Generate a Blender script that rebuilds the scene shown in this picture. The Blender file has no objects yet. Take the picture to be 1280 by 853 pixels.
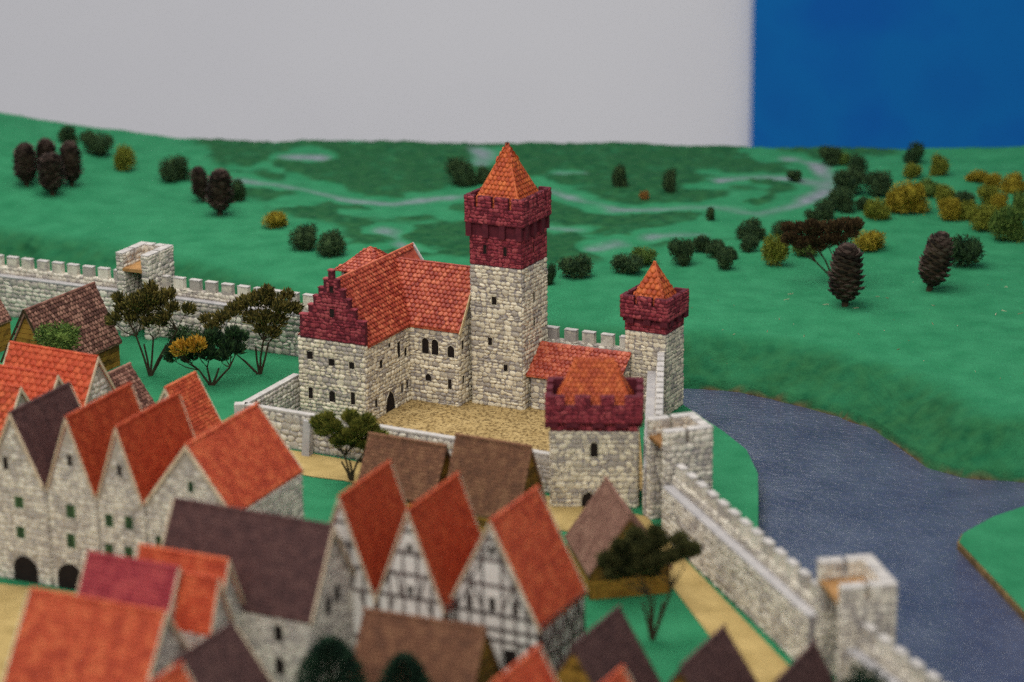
import bpy, bmesh, math, random
import numpy as np
from mathutils import Matrix, Vector
D = bpy.data
C = bpy.context.scene.collection
SC = bpy.context.scene
RND = random.Random(7)
PI = math.pi
SC.unit_settings.scale_length = 0.1          # one unit is a decimetre: this is a table-top model

# ------------------------------------------------------------------ camera, light, exposure
cam_d = D.cameras.new('camera'); cam = D.objects.new('camera', cam_d); C.objects.link(cam); SC.camera = cam
cam_d.sensor_width = 36; cam_d.lens = 90; cam_d.clip_start = .5; cam_d.clip_end = 400
cam.matrix_world = Matrix.Translation((0, 0, 11)) @ Matrix.Rotation(PI/2 - math.radians(16.8), 4, 'X') @ Matrix.Rotation(-.012, 4, 'Z')
cam_d.dof.use_dof = True; cam_d.dof.focus_distance = 36.0; cam_d.dof.aperture_fstop = 0.31
cam_d.dof.aperture_blades = 7
W = D.worlds.new('World'); SC.world = W; W.use_nodes = True
W.node_tree.nodes['Background'].inputs[0].default_value = (.93, .96, 1, 1)
W.node_tree.nodes['Background'].inputs[1].default_value = .36
def area(name, loc, target, sx, sy, power, col):
    l = D.lights.new(name, 'AREA'); l.shape = 'RECTANGLE'; l.size = sx; l.size_y = sy; l.energy = power; l.color = col
    o = D.objects.new(name, l); C.objects.link(o); o.location = loc
    o.rotation_euler = (Vector(target) - Vector(loc)).to_track_quat('-Z', 'Y').to_euler()
    return o
area('ceiling_light', (-5, 37, 24), (0, 38, 0), 26, 20, 7000, (1, .985, .955))
area('front_fill_light', (-5, 2, 25), (0, 40, 2), 24, 16, 7800, (1, .975, .935))  # unseen soft lamp high over the camera, added as frontal fill
SC.view_settings.view_transform = 'Standard'; SC.view_settings.look = 'None'
SC.view_settings.exposure = 0; SC.view_settings.gamma = 1
SC.cycles.use_denoising = False; SC.cycles.use_adaptive_sampling = True; SC.cycles.adaptive_threshold = .035; SC.cycles.adaptive_min_samples = 20
SC.cycles.max_bounces = 5; SC.cycles.diffuse_bounces = 3; SC.cycles.glossy_bounces = 2
SC.cycles.caustics_reflective = False; SC.cycles.caustics_refractive = False

# ------------------------------------------------------------------ materials
def lin(r, g, b):
    f = lambda c: (c/255/12.92) if c/255 <= .04045 else ((c/255+.055)/1.055)**2.4
    return (f(r), f(g), f(b), 1)
def mat(name, cols, rough=.85, scale=8., tint=.0, bump=.0, bscale=60., bdist=.02, spec=.25, detail=4, metal=0):
    """cols: list of two or three colours mixed by noise; tint: weight of the per-piece brightness (attribute + object random)"""
    m = D.materials.new(name); m.use_nodes = True
    nt = m.node_tree; N = nt.nodes; L = nt.links; bs = N['Principled BSDF']
    bs.inputs['Roughness'].default_value = rough; bs.inputs['Specular IOR Level'].default_value = spec; bs.inputs['Metallic'].default_value = metal
    tc = N.new('ShaderNodeTexCoord')
    nz = N.new('ShaderNodeTexNoise'); nz.inputs['Scale'].default_value = scale; nz.inputs['Detail'].default_value = detail
    L.new(tc.outputs['Object'], nz.inputs['Vector'])
    rp = N.new('ShaderNodeValToRGB'); els = rp.color_ramp.elements
    n = len(cols)
    for i, c in enumerate(cols):
        p = .32 + .36*i/max(1, n-1)
        e = els[i] if i < 2 else els.new(p)
        e.position = p; e.color = c
    fac = nz.outputs['Fac']
    if tint:
        at = N.new('ShaderNodeAttribute'); at.attribute_name = 'tint'
        oi = N.new('ShaderNodeObjectInfo')
        ad = N.new('ShaderNodeMath'); ad.operation = 'ADD'; L.new(at.outputs['Fac'], ad.inputs[0]); L.new(oi.outputs['Random'], ad.inputs[1])
        fr = N.new('ShaderNodeMath'); fr.operation = 'FRACT'; L.new(ad.outputs[0], fr.inputs[0])
        sb = N.new('ShaderNodeMath'); sb.operation = 'SUBTRACT'; L.new(fr.outputs[0], sb.inputs[0]); sb.inputs[1].default_value = .5
        ma = N.new('ShaderNodeMath'); ma.operation = 'MULTIPLY_ADD'; L.new(sb.outputs[0], ma.inputs[0]); ma.inputs[1].default_value = tint
        L.new(nz.outputs['Fac'], ma.inputs[2]); fac = ma.outputs[0]
    L.new(fac, rp.inputs['Fac']); L.new(rp.outputs['Color'], bs.inputs['Base Color'])
    if bump:
        n2 = N.new('ShaderNodeTexNoise'); n2.inputs['Scale'].default_value = bscale; n2.inputs['Detail'].default_value = 3
        L.new(tc.outputs['Object'], n2.inputs['Vector'])
        b = N.new('ShaderNodeBump'); b.inputs['Strength'].default_value = bump; b.inputs['Distance'].default_value = bdist
        L.new(n2.outputs['Fac'], b.inputs['Height']); L.new(b.outputs['Normal'], bs.inputs['Normal'])
    return m
M = {}
M['stone'] = mat('cream_stone', [lin(164,155,145), lin(207,195,168), lin(228,217,192)], .9, 16, .52, .35, 60, .012)
M['mortar'] = mat('grey_mortar', [lin(130,124,126), lin(154,147,144)], .95, 10, 0, .4, 50, .015)
M['wallstone'] = mat('weathered_wall_stone', [lin(166,157,148), lin(200,190,172), lin(219,210,194)], .9, 12, .5, .4, 60, .012)
M['greystone'] = mat('pale_grey_stone', [lin(168,160,152), lin(198,189,176), lin(214,206,190)], .92, 9, .45, .4, 50, .012)
M['capstone'] = mat('pale_capstone', [lin(164,159,155), lin(194,187,180)], .9, 8, 0, .2, 40, .01)
M['housewall'] = mat('pale_house_wall', [lin(150,140,130), lin(176,166,152)], .95, 9, 0, .4, 40, .015)
M['card'] = mat('cut_card_edge', [lin(176,150,108), lin(206,186,146)], .9, 12)
M['walkway'] = mat('grey_walkway', [lin(154,150,150), lin(178,173,170)], .9, 7, 0, .2, 40, .01)
M['redstone'] = mat('dark_red_stone', [lin(100,34,44), lin(134,48,58), lin(154,70,74)], .8, 12, .45, .3, 60, .012)
M['redwall'] = mat('dark_red_wall', [lin(76,26,36), lin(94,34,44)], .85, 14, 0, .3, 50, .012)  # dark tone also stands in for shade in the bare corbel recesses
M['tile_red'] = mat('red_roof_tile', [lin(136,50,36), lin(162,68,46), lin(188,98,68)], .52, 10, .35, .2, 60, .01, .35)
M['tile_orange'] = mat('orange_roof_tile', [lin(158,62,30), lin(180,80,36), lin(196,100,48)], .6, 8, .3, .2, 60, .01, .35)
M['tile_scarlet'] = mat('scarlet_roof_tile', [lin(160,58,32), lin(184,74,42), lin(200,98,58)], .65, 8, .22, .2, 60, .01, .35)
M['tile_dull'] = mat('dull_red_roof_tile', [lin(146,54,28), lin(163,64,34), lin(176,80,44)], .75, 9, .2, .2, 60, .01)
M['tile_magenta'] = mat('crimson_roof_tile', [lin(138,46,56), lin(154,58,64), lin(168,72,72)], .75, 6, .2, .2, 60, .01)
M['tile_dark'] = mat('dark_brown_roof_tile', [lin(70,48,47), lin(82,56,54), lin(92,65,61)], .85, 9, .2, .2, 60, .01)
M['tile_brown'] = mat('brown_roof_tile', [lin(84,54,46), lin(116,78,66), lin(146,106,90)], .85, 9, .55, .2, 60, .01)
M['tile_mauve'] = mat('pale_brown_roof_tile', [lin(108,74,62), lin(124,88,74), lin(138,102,86)], .85, 8, .2, .2, 60, .01)
M['tile_rust'] = mat('rust_brown_roof_tile', [lin(98,66,50), lin(114,76,56), lin(128,90,66)], .85, 8, .22, .2, 60, .01)
M['wood'] = mat('ochre_wood', [lin(88,62,20), lin(130,92,32), lin(152,110,42)], .8, 9, .5, .3, 40, .01)
M['wood_dark'] = mat('dark_wood', [lin(50,38,22), lin(74,56,30)], .85, 9, .3)
M['floorwood'] = mat('floor_wood', [lin(126,88,50), lin(166,124,76)], .75, 9, .4, .2, 30, .01)
M['timber'] = mat('grey_brown_timber', [lin(50,40,38), lin(92,78,74)], .85, 10, .4)
M['plaster'] = mat('white_plaster', [lin(206,198,188), lin(230,224,215)], .9, 4, 0, .2, 30, .01)
M['board'] = mat('pale_bargeboard', [lin(186,164,136), lin(214,196,168)], .9, 7)
M['hole'] = mat('dark_opening', [lin(24,18,16), lin(36,28,24)], .95, 8)
M['shutter'] = mat('green_shutter', [lin(44,70,44), lin(66,94,58)], .8, 9, .3)
M['sand'] = mat('fine_sand', [lin(156,132,80), lin(182,156,100)], .95, 3, 0, .4, 90, .02)
M['litter'] = mat('dry_litter', [lin(120,100,70), lin(190,180,150)], .95, 20, .9)
M['trunk'] = mat('wire_stem', [lin(40,34,22), lin(62,52,34)], .85, 12)
M['cone'] = mat('pine_cone_scale', [lin(30,22,18), lin(58,44,38), lin(86,70,62)], .75, 16, .6)
def foliage(name, cs, tint=.7):
    return mat(name, [lin(*c) for c in cs], .9, 9, tint, 0, 60, .01, .15)
FOL = {'d': foliage('dark_green_foliage', [(28,48,30), (46,68,42), (68,88,52)]),
       'k': foliage('blackish_green_foliage', [(24,42,28), (38,60,36), (56,80,46)]),
       'm': foliage('moss_green_foliage', [(50,72,30), (74,96,40), (98,118,54)]),
       'o': foliage('olive_foliage', [(72,80,24), (100,106,34), (126,128,48)]),
       'y': foliage('mustard_foliage', [(96,84,18), (130,114,28), (154,138,46)]),
       'z': foliage('golden_tufts', [(150,110,24), (190,142,40), (206,166,70)]),
       'b': foliage('orange_brown_foliage', [(96,66,30), (130,90,42), (150,110,58)]),
       't': foliage('olive_brown_leaves', [(48,50,24), (80,76,36), (116,104,52)]),
       'e': foliage('dark_olive_leaves', [(34,40,20), (58,62,32), (88,86,48)]),
       'u': foliage('brown_dried_leaves', [(42,32,20), (64,50,30), (88,70,44)]),
       'g': foliage('mossy_tree_leaves', [(56,66,24), (96,100,36), (128,124,54)]),
       'n': foliage('conifer_needles', [(16,34,26), (26,48,34), (40,64,44)])}

# terrain and ground materials, coloured by a painted mask
def ground_mat(name, masked):
    m = D.materials.new(name); m.use_nodes = True
    nt = m.node_tree; N = nt.nodes; L = nt.links; bs = N['Principled BSDF']
    bs.inputs['Roughness'].default_value = .95; bs.inputs['Specular IOR Level'].default_value = .15
    tc = N.new('ShaderNodeTexCoord')
    def noise(s, d=4):
        n = N.new('ShaderNodeTexNoise'); n.inputs['Scale'].default_value = s; n.inputs['Detail'].default_value = d
        L.new(tc.outputs['Object'], n.inputs['Vector']); return n.outputs['Fac']
    def ramp(f, a, ca, b, cb):
        r = N.new('ShaderNodeValToRGB'); e = r.color_ramp.elements
        e[0].position = a; e[0].color = ca; e[1].position = b; e[1].color = cb; L.new(f, r.inputs['Fac']); return r.outputs['Color']
    def mix(f, a, b):
        x = N.new('ShaderNodeMix'); x.data_type = 'RGBA'; L.new(f, x.inputs[0]); L.new(a, x.inputs[6]); L.new(b, x.inputs[7]); return x.outputs[2]
    base = ramp(noise(2.2, 6), .3, lin(37,116,76), .7, lin(52,132,90))
    grain = ramp(noise(70, 2), .35, (.78,.78,.78,1), .65, (1.1,1.1,1.1,1))
    mu = N.new('ShaderNodeMix'); mu.data_type = 'RGBA'; mu.blend_type = 'MULTIPLY'; mu.inputs[0].default_value = 1
    if masked:
        at = N.new('ShaderNodeAttribute'); at.attribute_name = 'mask'
        sp = N.new('ShaderNodeSeparateColor'); L.new(at.outputs['Color'], sp.inputs[0])
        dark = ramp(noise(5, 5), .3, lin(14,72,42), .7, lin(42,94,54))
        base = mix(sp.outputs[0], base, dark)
        base = mix(sp.outputs[1], base, ramp(noise(6), .3, lin(116,118,130), .7, lin(146,142,158)))
        base = mix(sp.outputs[2], base, ramp(noise(7), .3, lin(50,42,30), .7, lin(112,90,60)))
    L.new(base, mu.inputs[6]); L.new(grain, mu.inputs[7]); L.new(mu.outputs[2], bs.inputs['Base Color'])
    b = N.new('ShaderNodeBump'); b.inputs['Strength'].default_value = .6; b.inputs['Distance'].default_value = .03
    ad = N.new('ShaderNodeMath'); ad.operation = 'ADD'; L.new(noise(38, 3), ad.inputs[0]); L.new(noise(9, 4), ad.inputs[1])
    L.new(ad.outputs[0], b.inputs['Height']); L.new(b.outputs['Normal'], bs.inputs['Normal'])
    return m
M['flock'] = ground_mat('green_flock_hills', True)
M['lawn'] = ground_mat('green_flock_lawn', False)
def gravel_mat():
    m = mat('coarse_courtyard_sand', [lin(158,132,84), lin(182,156,106)], .95, 5, 0, .6, 26, .03)
    nt = m.node_tree; N = nt.nodes; L = nt.links
    tc = N.new('ShaderNodeTexCoord'); v = N.new('ShaderNodeTexNoise'); v.inputs['Scale'].default_value = 24; v.inputs['Detail'].default_value = 2
    L.new(tc.outputs['Object'], v.inputs['Vector'])
    r = N.new('ShaderNodeValToRGB'); r.color_ramp.elements[0].position = .41; r.color_ramp.elements[0].color = (.25,.2,.14,1)
    r.color_ramp.elements[1].position = .50; r.color_ramp.elements[1].color = (1,1,1,1); L.new(v.outputs['Fac'], r.inputs['Fac'])
    bs = N['Principled BSDF']; src = bs.inputs['Base Color'].links[0].from_socket
    x = N.new('ShaderNodeMix'); x.data_type = 'RGBA'; x.blend_type = 'MULTIPLY'; x.inputs[0].default_value = .8
    L.new(src, x.inputs[6]); L.new(r.outputs['Color'], x.inputs[7]); L.new(x.outputs[2], bs.inputs['Base Color'])
    return m
M['gravel'] = gravel_mat()
def water_mat():
    m = D.materials.new('painted_river_water'); m.use_nodes = True
    nt = m.node_tree; N = nt.nodes; L = nt.links; bs = N['Principled BSDF']
    tc = N.new('ShaderNodeTexCoord')
    n0 = N.new('ShaderNodeTexNoise'); n0.inputs['Scale'].default_value = 1.4; n0.inputs['Detail'].default_value = 5; L.new(tc.outputs['Object'], n0.inputs['Vector'])
    r = N.new('ShaderNodeValToRGB'); e = r.color_ramp.elements; e[0].position = .3; e[0].color = lin(56,62,86); e[1].position = .7; e[1].color = lin(78,84,104)
    L.new(n0.outputs['Fac'], r.inputs['Fac']); L.new(r.outputs['Color'], bs.inputs['Base Color'])
    bs.inputs['Roughness'].default_value = .12; bs.inputs['Specular IOR Level'].default_value = .5
    mp = N.new('ShaderNodeMapping'); mp.inputs['Scale'].default_value = (7, 19, 1); mp.inputs['Rotation'].default_value = (0, 0, .35); L.new(tc.outputs['Object'], mp.inputs[0])
    n1 = N.new('ShaderNodeTexNoise'); n1.inputs['Scale'].default_value = 1.0; n1.inputs['Detail'].default_value = 3; n1.inputs['Distortion'].default_value = .6; L.new(mp.outputs[0], n1.inputs['Vector'])
    b = N.new('ShaderNodeBump'); b.inputs['Strength'].default_value = .7; b.inputs['Distance'].default_value = .045
    n3 = N.new('ShaderNodeTexNoise'); n3.inputs['Scale'].default_value = 30; n3.inputs['Detail'].default_value = 2; L.new(tc.outputs['Object'], n3.inputs['Vector'])
    mx = N.new('ShaderNodeMath'); mx.operation = 'MULTIPLY_ADD'; L.new(n3.outputs['Fac'], mx.inputs[0]); mx.inputs[1].default_value = .22; L.new(n1.outputs['Fac'], mx.inputs[2])
    L.new(mx.outputs[0], b.inputs['Height']); L.new(b.outputs['Normal'], bs.inputs['Normal'])
    return m
M['water'] = water_mat()
M['white_panel'] = mat('white_painted_wall', [lin(222,220,224), lin(228,226,229)], .9, .1)
M['blue_panel'] = mat('blue_painted_panel', [lin(0,98,172), lin(0,104,176), lin(0,92,172)], .8, .35, 0, 0, 60, .02, .2, 6)
M['brown_edge'] = mat('cut_board_edge', [lin(84,66,40), lin(132,106,66)], .95, 6, 0, .4, 30, .02)

# ------------------------------------------------------------------ mesh helpers
class MB:
    """collects faces (and a brightness per face) and links them as one mesh object"""
    def __init__(s): s.v = []; s.f = []; s.t = []
    def add(s, vs, fs, t=0.):
        n = len(s.v); s.v += [tuple(p) for p in vs]; s.f += [tuple(i+n for i in f) for f in fs]; s.t += [t]*len(fs); return s
    def box(s, x0, x1, y0, y1, z0, z1, t=0.):
        return s.add([(x0,y0,z0),(x1,y0,z0),(x1,y1,z0),(x0,y1,z0),(x0,y0,z1),(x1,y0,z1),(x1,y1,z1),(x0,y1,z1)],
              [(3,2,1,0),(4,5,6,7),(0,1,5,4),(1,2,6,5),(2,3,7,6),(3,0,4,7)], t)
    def prism(s, poly, z0, z1, t=0.):
        n = len(poly)
        return s.add([(x,y,z0) for x,y in poly]+[(x,y,z1) for x,y in poly],
              [tuple(range(n-1,-1,-1)), tuple(range(n,2*n))]+[(i,(i+1)%n,n+(i+1)%n,n+i) for i in range(n)], t)
    def extr(s, pts, vec, t=0.):
        """polygon of 3-D points pushed along vec"""
        n = len(pts); vec = Vector(vec); P = [Vector(p) for p in pts]
        return s.add(P+[p+vec for p in P], [tuple(range(n)), tuple(range(2*n-1,n-1,-1))]+[(i,n+i,n+(i+1)%n,(i+1)%n) for i in range(n)], t)
    def tube(s, pts, rad, k=5, t=0.):
        pts = [Vector(p) for p in pts]; base = len(s.v); n = len(pts)
        for i, p in enumerate(pts):
            d = (pts[min(i+1,n-1)]-pts[max(i-1,0)]).normalized()
            a = d.orthogonal().normalized(); b = d.cross(a)
            r = rad[i] if isinstance(rad, (list, tuple)) else rad
            for j in range(k):
                an = 2*PI*j/k; s.v.append(tuple(p+a*(r*math.cos(an))+b*(r*math.sin(an))))
        for i in range(n-1):
            for j in range(k):
                s.f.append((base+i*k+j, base+i*k+(j+1)%k, base+(i+1)*k+(j+1)%k, base+(i+1)*k+j)); s.t.append(t)
        s.f.append(tuple(base+j for j in range(k-1,-1,-1))); s.f.append(tuple(base+(n-1)*k+j for j in range(k))); s.t += [t, t]
        return s
    def mesh(s, name, m, smooth=False):
        me = D.meshes.new(name); me.from_pydata(s.v, [], s.f)
        if any(s.t):
            a = me.attributes.new('tint', 'FLOAT', 'FACE'); a.data.foreach_set('value', s.t)
        if smooth: me.polygons.foreach_set('use_smooth', [True]*len(s.f))
        me.materials.append(m); me.update(); return me
    def build(s, name, m, parent=None, smooth=False, kind=None):
        o = D.objects.new(name, s.mesh(name, m, smooth)); C.objects.link(o)
        if parent: o.parent = parent
        if kind: o['kind'] = kind
        return o
def inst(name, me, parent, mw):
    o = D.objects.new(name, me); C.objects.link(o); o.parent = parent; o.matrix_basis = mw; return o
def thing(name, label, cat, loc=(0,0,0), rot=0, group=None):
    o = D.objects.new(name, None); C.objects.link(o); o.location = loc; o.rotation_euler = (0,0,rot); o.empty_display_size = .1
    o['label'] = label; o['category'] = cat; o['kind'] = 'thing'
    if group: o['group'] = group
    return o
def tag(o, label, cat, group=None):
    o['label'] = label; o['category'] = cat; o['kind'] = 'thing'
    if group: o['group'] = group
    return o
def struct(o): o['kind'] = 'structure'; return o

# ------------------------------------------------------------------ stones, tiles, windows
def stone_shape(r):
    n = 8; vs = []; ex = r.uniform(.55,.9)
    ang = [2*PI*(i+.5)/n + r.uniform(-.15,.15) for i in range(n)]
    rad = [r.uniform(.78,1.12) for _ in range(n)]
    def ring(sc, d):
        for a, q in zip(ang, rad):
            c, s_ = math.cos(a), math.sin(a)
            x = math.copysign(abs(c)**ex, c); z = math.copysign(abs(s_)**ex, s_)
            vs.append((.5*x*q*sc, -d, .5*z*q*sc))
    ring(1, -.15); ring(.9, .62); ring(.5, .95+r.uniform(-.05,.1)); vs.append((0, -1.05, 0))
    fs = []
    for k in (0, 1):
        for i in range(n): fs.append((k*n+i, k*n+(i+1)%n, (k+1)*n+(i+1)%n, (k+1)*n+i))
    for i in range(n): fs.append((2*n+i, 2*n+(i+1)%n, 3*n))
    return vs, fs
SHAPES = [stone_shape(RND) for _ in range(14)]
_pool = {}
def pool(mkey):
    if mkey not in _pool:
        _pool[mkey] = [MB().add(v, f).mesh('stone', M[mkey], True) for v, f in SHAPES]
    return _pool[mkey]
def layout(r, w, z0, z1, size, inside=None, holes=(), u0=0.):
    """irregular rubble: (u, z, su, sz, rot) of stones that fill a wall face"""
    out = []; z = z0
    while z < z1 - size*.25:
        h = min(size*r.uniform(.62,1.2), z1-z); 
        if z1-z-h < size*.35: h = z1-z
        u = u0 - r.uniform(0,.4)*size
        while u < u0+w-.2*size:
            sw = size*r.uniform(.75,1.75)
            a, b = max(u, u0), min(u+sw, u0+w)
            if u0+w-b < size*.3: b = u0+w
            if b-a > size*.3:
                cu, cz = (a+b)/2, z+h/2
                if h > size*.95 and r.random() < .35:
                    cand = [(cu, z+h*.27, b-a, h*.54), (cu+r.uniform(-.1,.1)*size, z+h*.76, (b-a)*r.uniform(.8,1), h*.48)]
                else: cand = [(cu, cz+r.uniform(-.08,.08)*h, b-a, h*r.uniform(.95,1.12))]
                for (qu, qz, qw, qh) in cand:
                    ok = True
                    for (hu, hz, hw, hh) in holes:                # stones are cut back to the edge of an opening
                        if abs(qu-hu) < (hw+qw)/2-.006 and abs(qz-hz) < (hh+qh)/2-.006:
                            L_ = (hu-hw/2)-(qu-qw/2); R_ = (qu+qw/2)-(hu+hw/2); B_ = (hz-hh/2)-(qz-qh/2); T_ = (qz+qh/2)-(hz+hh/2)
                            best = max((L_*qh,'L'),(R_*qh,'R'),(B_*qw,'B'),(T_*qw,'T'))
                            if best[0] < .00045: ok = False; break
                            if best[1] == 'L': qu, qw = qu-qw/2+L_/2, L_
                            elif best[1] == 'R': qu, qw = qu+qw/2-R_/2, R_
                            elif best[1] == 'B': qz, qh = qz-qh/2+B_/2, B_
                            else: qz, qh = qz+qh/2-T_/2, T_
                    if ok and inside and not all(inside(qu+sx*qw*.45, qz+sz*qh*.45) for sx in (-1,1) for sz in (-1,1)): ok = False
                    if ok: out.append((qu, qz, qw*.99, qh*.99, r.uniform(-.3,.3)))
            u = b if b > u else u+sw
        z += h
    return out
def frame(O, U, Nn):
    U = Vector(U); Nn = Vector(Nn); Z = Vector((0,0,1)); m = Matrix.Identity(4)
    for i, c in enumerate((U, -Nn, Z)):
        for j in range(3): m[j][i] = c[j]
    m.translation = Vector(O); return m          # local x = along, local -y = outwards, z = up
def stones(T, faces, mkey, limit=0, depth=.026, seed=1):
    depth *= .8
    """faces: (O, U, N, list of stones); the largest `limit` become parts of their own, the rest one joined part"""
    r = random.Random(seed); allv = []
    for (O, U, Nn, lst) in faces:
        F = frame(O, U, Nn)
        for (u, z, su, sz, ro) in lst: allv.append((su*sz, F, u, z, su, sz, ro))
    allv.sort(key=lambda a: -a[0])
    pl = pool(mkey); mb = MB()
    for i, (_, F, u, z, su, sz, ro) in enumerate(allv):
        dp = depth*r.uniform(.6,1.25)
        mw = F @ Matrix.Translation((u, 0, z)) @ Matrix.Rotation(ro, 4, 'Y') @ Matrix.Diagonal((su*1.08, dp, sz*1.08, 1))
        k = r.randrange(len(SHAPES))
        if i < limit: inst('stone', pl[k], T, mw)
        else:
            v, f = SHAPES[k]; mb.add([mw @ Vector(p) for p in v], f, r.random()*.98+.01)
    if mb.f: mb.build('rubble', M[mkey], T, True, 'stuff')
def tile_shape(th=.35):
    # u in -.5..+.5, v from 0 (lower tip) up to 1.3 under the next course, n = height
    v = [(-.5,1.3,0),(0,1.3,.18),(.5,1.3,0),(-.5,.28,.62),(0,.28,1.0),(.5,.28,.62),(-.3,.06,.7),(0,0,.95),(.3,.06,.7),
         (-.5,.28,-.1),(-.3,.06,-.1),(0,0,-.1),(.3,.06,-.1),(.5,.28,-.1)]
    f = [(0,3,4,1),(1,4,5,2),(3,6,7,4),(4,7,8,5),(3,9,10,6),(6,10,11,7),(7,11,12,8),(8,12,13,5)]
    return v, f
TV, TF = tile_shape()
def tile_slots(r, lu, lv, tw, tl, inside=None):
    nv = max(1, round(lv/tl)); tl = lv/nv; nu = max(1, round(lu/tw)); tw = lu/nu; out = []
    for j in range(nv):
        off = .5*(j % 2)
        for i in range(-1, nu+1):
            u = (i+.5+off)*tw; v = j*tl
            if u < tw*.3 or u > lu-tw*.3: continue
            if inside and not inside(u, v+tl*.5): continue
            out.append((u + r.uniform(-.04,.04)*tw, v + r.uniform(-.06,.06)*tl, tw*.97, tl, r.uniform(-.05,.05)))
    return out
def tile_matrix(O, U, V, u, v, tw, tl, ro, th):
    U = Vector(U); V = Vector(V); n = U.cross(V).normalized()
    if n.z < 0: n = -n
    m = Matrix.Identity(4)
    for i, c in enumerate((U*tw, V*tl, n*th)):
        for j in range(3): m[j][i] = c[j]
    m.translation = Vector(O)+U*u+V*v
    return m @ Matrix.Rotation(ro, 4, 'Z')
def tiles(parent, planes, m, tw=.062, tl=.055, th=.022, seed=3, single=False):
    r = random.Random(seed); mb = MB(); me = None; n = 0
    for (O, U, V, lu, lv, ins) in planes:
        for (u, v, w_, l_, ro) in tile_slots(r, lu, lv, tw, tl, ins):
            mw = tile_matrix(O, U, V, u, v, w_, l_, ro, th*r.uniform(.85,1.2))
            if single and n < 300:
                if me is None: me = MB().add(TV, TF).mesh('tile', m, True)
                inst('tile', me, parent, mw); n += 1
            else: mb.add([mw @ Vector(p) for p in TV], TF, r.random()*.98+.01)
    if mb.f: mb.build('tiles', m, parent, True, 'stuff')
def arch_poly(w, h, pointed=False):
    P = [(-w/2,-h/2),(w/2,-h/2)]
    top = h/2; spring = h/2 - (w/2 if not pointed else w*.8)
    if pointed: P += [(w/2, spring), (w*.36, spring+(top-spring)*.55), (0, top), (-w*.36, spring+(top-spring)*.55), (-w/2, spring)]
    else: P += [(w/2*math.cos(PI*i/8), spring+w/2*math.sin(PI*i/8)) for i in range(9)]
    return P
def window(T, F, u, z, w, h, arch=None, rim=.014, proud=.016, mk='stone', pane='hole', name='window', shutters=False):
    if not shutters: rim = .005; proud = .011; w *= 1.28; h *= 1.12
    """stone surround (the part) with a dark pane set back in it"""
    P = arch_poly(w, h, arch == 'pointed') if arch else [(-w/2,-h/2),(w/2,-h/2),(w/2,h/2),(-w/2,h/2)]
    Q = [(x*(w+2*rim)/w, y*(h+2*rim)/h) for x, y in P]; n = len(P); mb = MB()
    v = [(x+u,-proud,y+z) for x,y in Q]+[(x+u,-proud,y+z) for x,y in P]+[(x+u,.004,y+z) for x,y in Q]+[(x+u,.004,y+z) for x,y in P]
    f = []
    for i in range(n):
        j = (i+1) % n; f += [(i,j,n+j,n+i),(2*n+i,2*n+j,j,i),(n+i,n+j,3*n+j,3*n+i)]
    mb.add([F @ Vector(p) for p in v], f); o = mb.build(name, M[mk], T)
    pm = MB(); pm.add([F @ Vector((x*1.02+u,-.003,y*1.02+z)) for x,y in P], [tuple(range(n))]); pm.build('pane', M[pane], o)
    if shutters:
        for s in (-1, 1):
            sm_ = MB().box(min(s*.01,s*w*.46), max(s*.01,s*w*.46), -.012, -.005, -h*.46, h*.46)
            sm_.v = [tuple(F @ Vector((x+u,y,zz+z))) for x,y,zz in sm_.v]; sm_.build('shutter', M['shutter'], o)
    return (u, z, w+2*rim, h+2*rim)
def xf(mb, F): mb.v = [tuple(F @ Vector(p)) for p in mb.v]; return mb

# ------------------------------------------------------------------ the room: wall behind the table
o = MB().box(-45, 45, 75, 76, -12, 40).build('wall', M['white_panel']); struct(o)
o = MB().box(7.2, 45, 74.6, 74.98, -12, 40).build('display_panel', M['blue_panel']); tag(o, 'plain deep blue panel on the white wall behind the model landscape', 'wall panel')

# ------------------------------------------------------------------ terrain
BANK = np.array([(-14,43.6),(-9.5,41.7),(-7.6,40.75),(-5.8,39.35),(-3.9,37.6),(-1.6,36.25),(.8,35.15),(2.47,34.81),(3.28,34.55),(4.11,33.87),(4.61,33.36),(4.88,32.97),(5.17,31.98),(5.38,31.34),(5.73,30.96),(6.52,30.75),(8,30.6),(14,30.3)])
def pdist(X, Y, P):
    Dm = np.full(X.shape, 1e9); S = np.ones(X.shape)
    for (x0,y0),(x1,y1) in zip(P[:-1], P[1:]):
        dx,dy = x1-x0,y1-y0; L = dx*dx+dy*dy
        t = np.clip(((X-x0)*dx+(Y-y0)*dy)/L, 0, 1); ex,ey = X-x0-t*dx, Y-y0-t*dy
        d = np.hypot(ex,ey); s = np.sign(dx*(Y-y0)-dy*(X-x0)); m = d < Dm-1e-9
        Dm = np.where(m,d,Dm); S = np.where(m,s,S)
    return Dm*S
def wob(X, Y, k, seed=0.):
    return (np.sin(X*k*1.0+Y*k*.7+seed)+np.sin(X*k*-.6+Y*k*1.3+seed*2.1+1)+np.sin(X*k*1.9-Y*k*1.1+seed*.7+2)*.6+np.sin(X*k*2.3+Y*k*2.9+seed*1.7)*.45)/3.05
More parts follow.
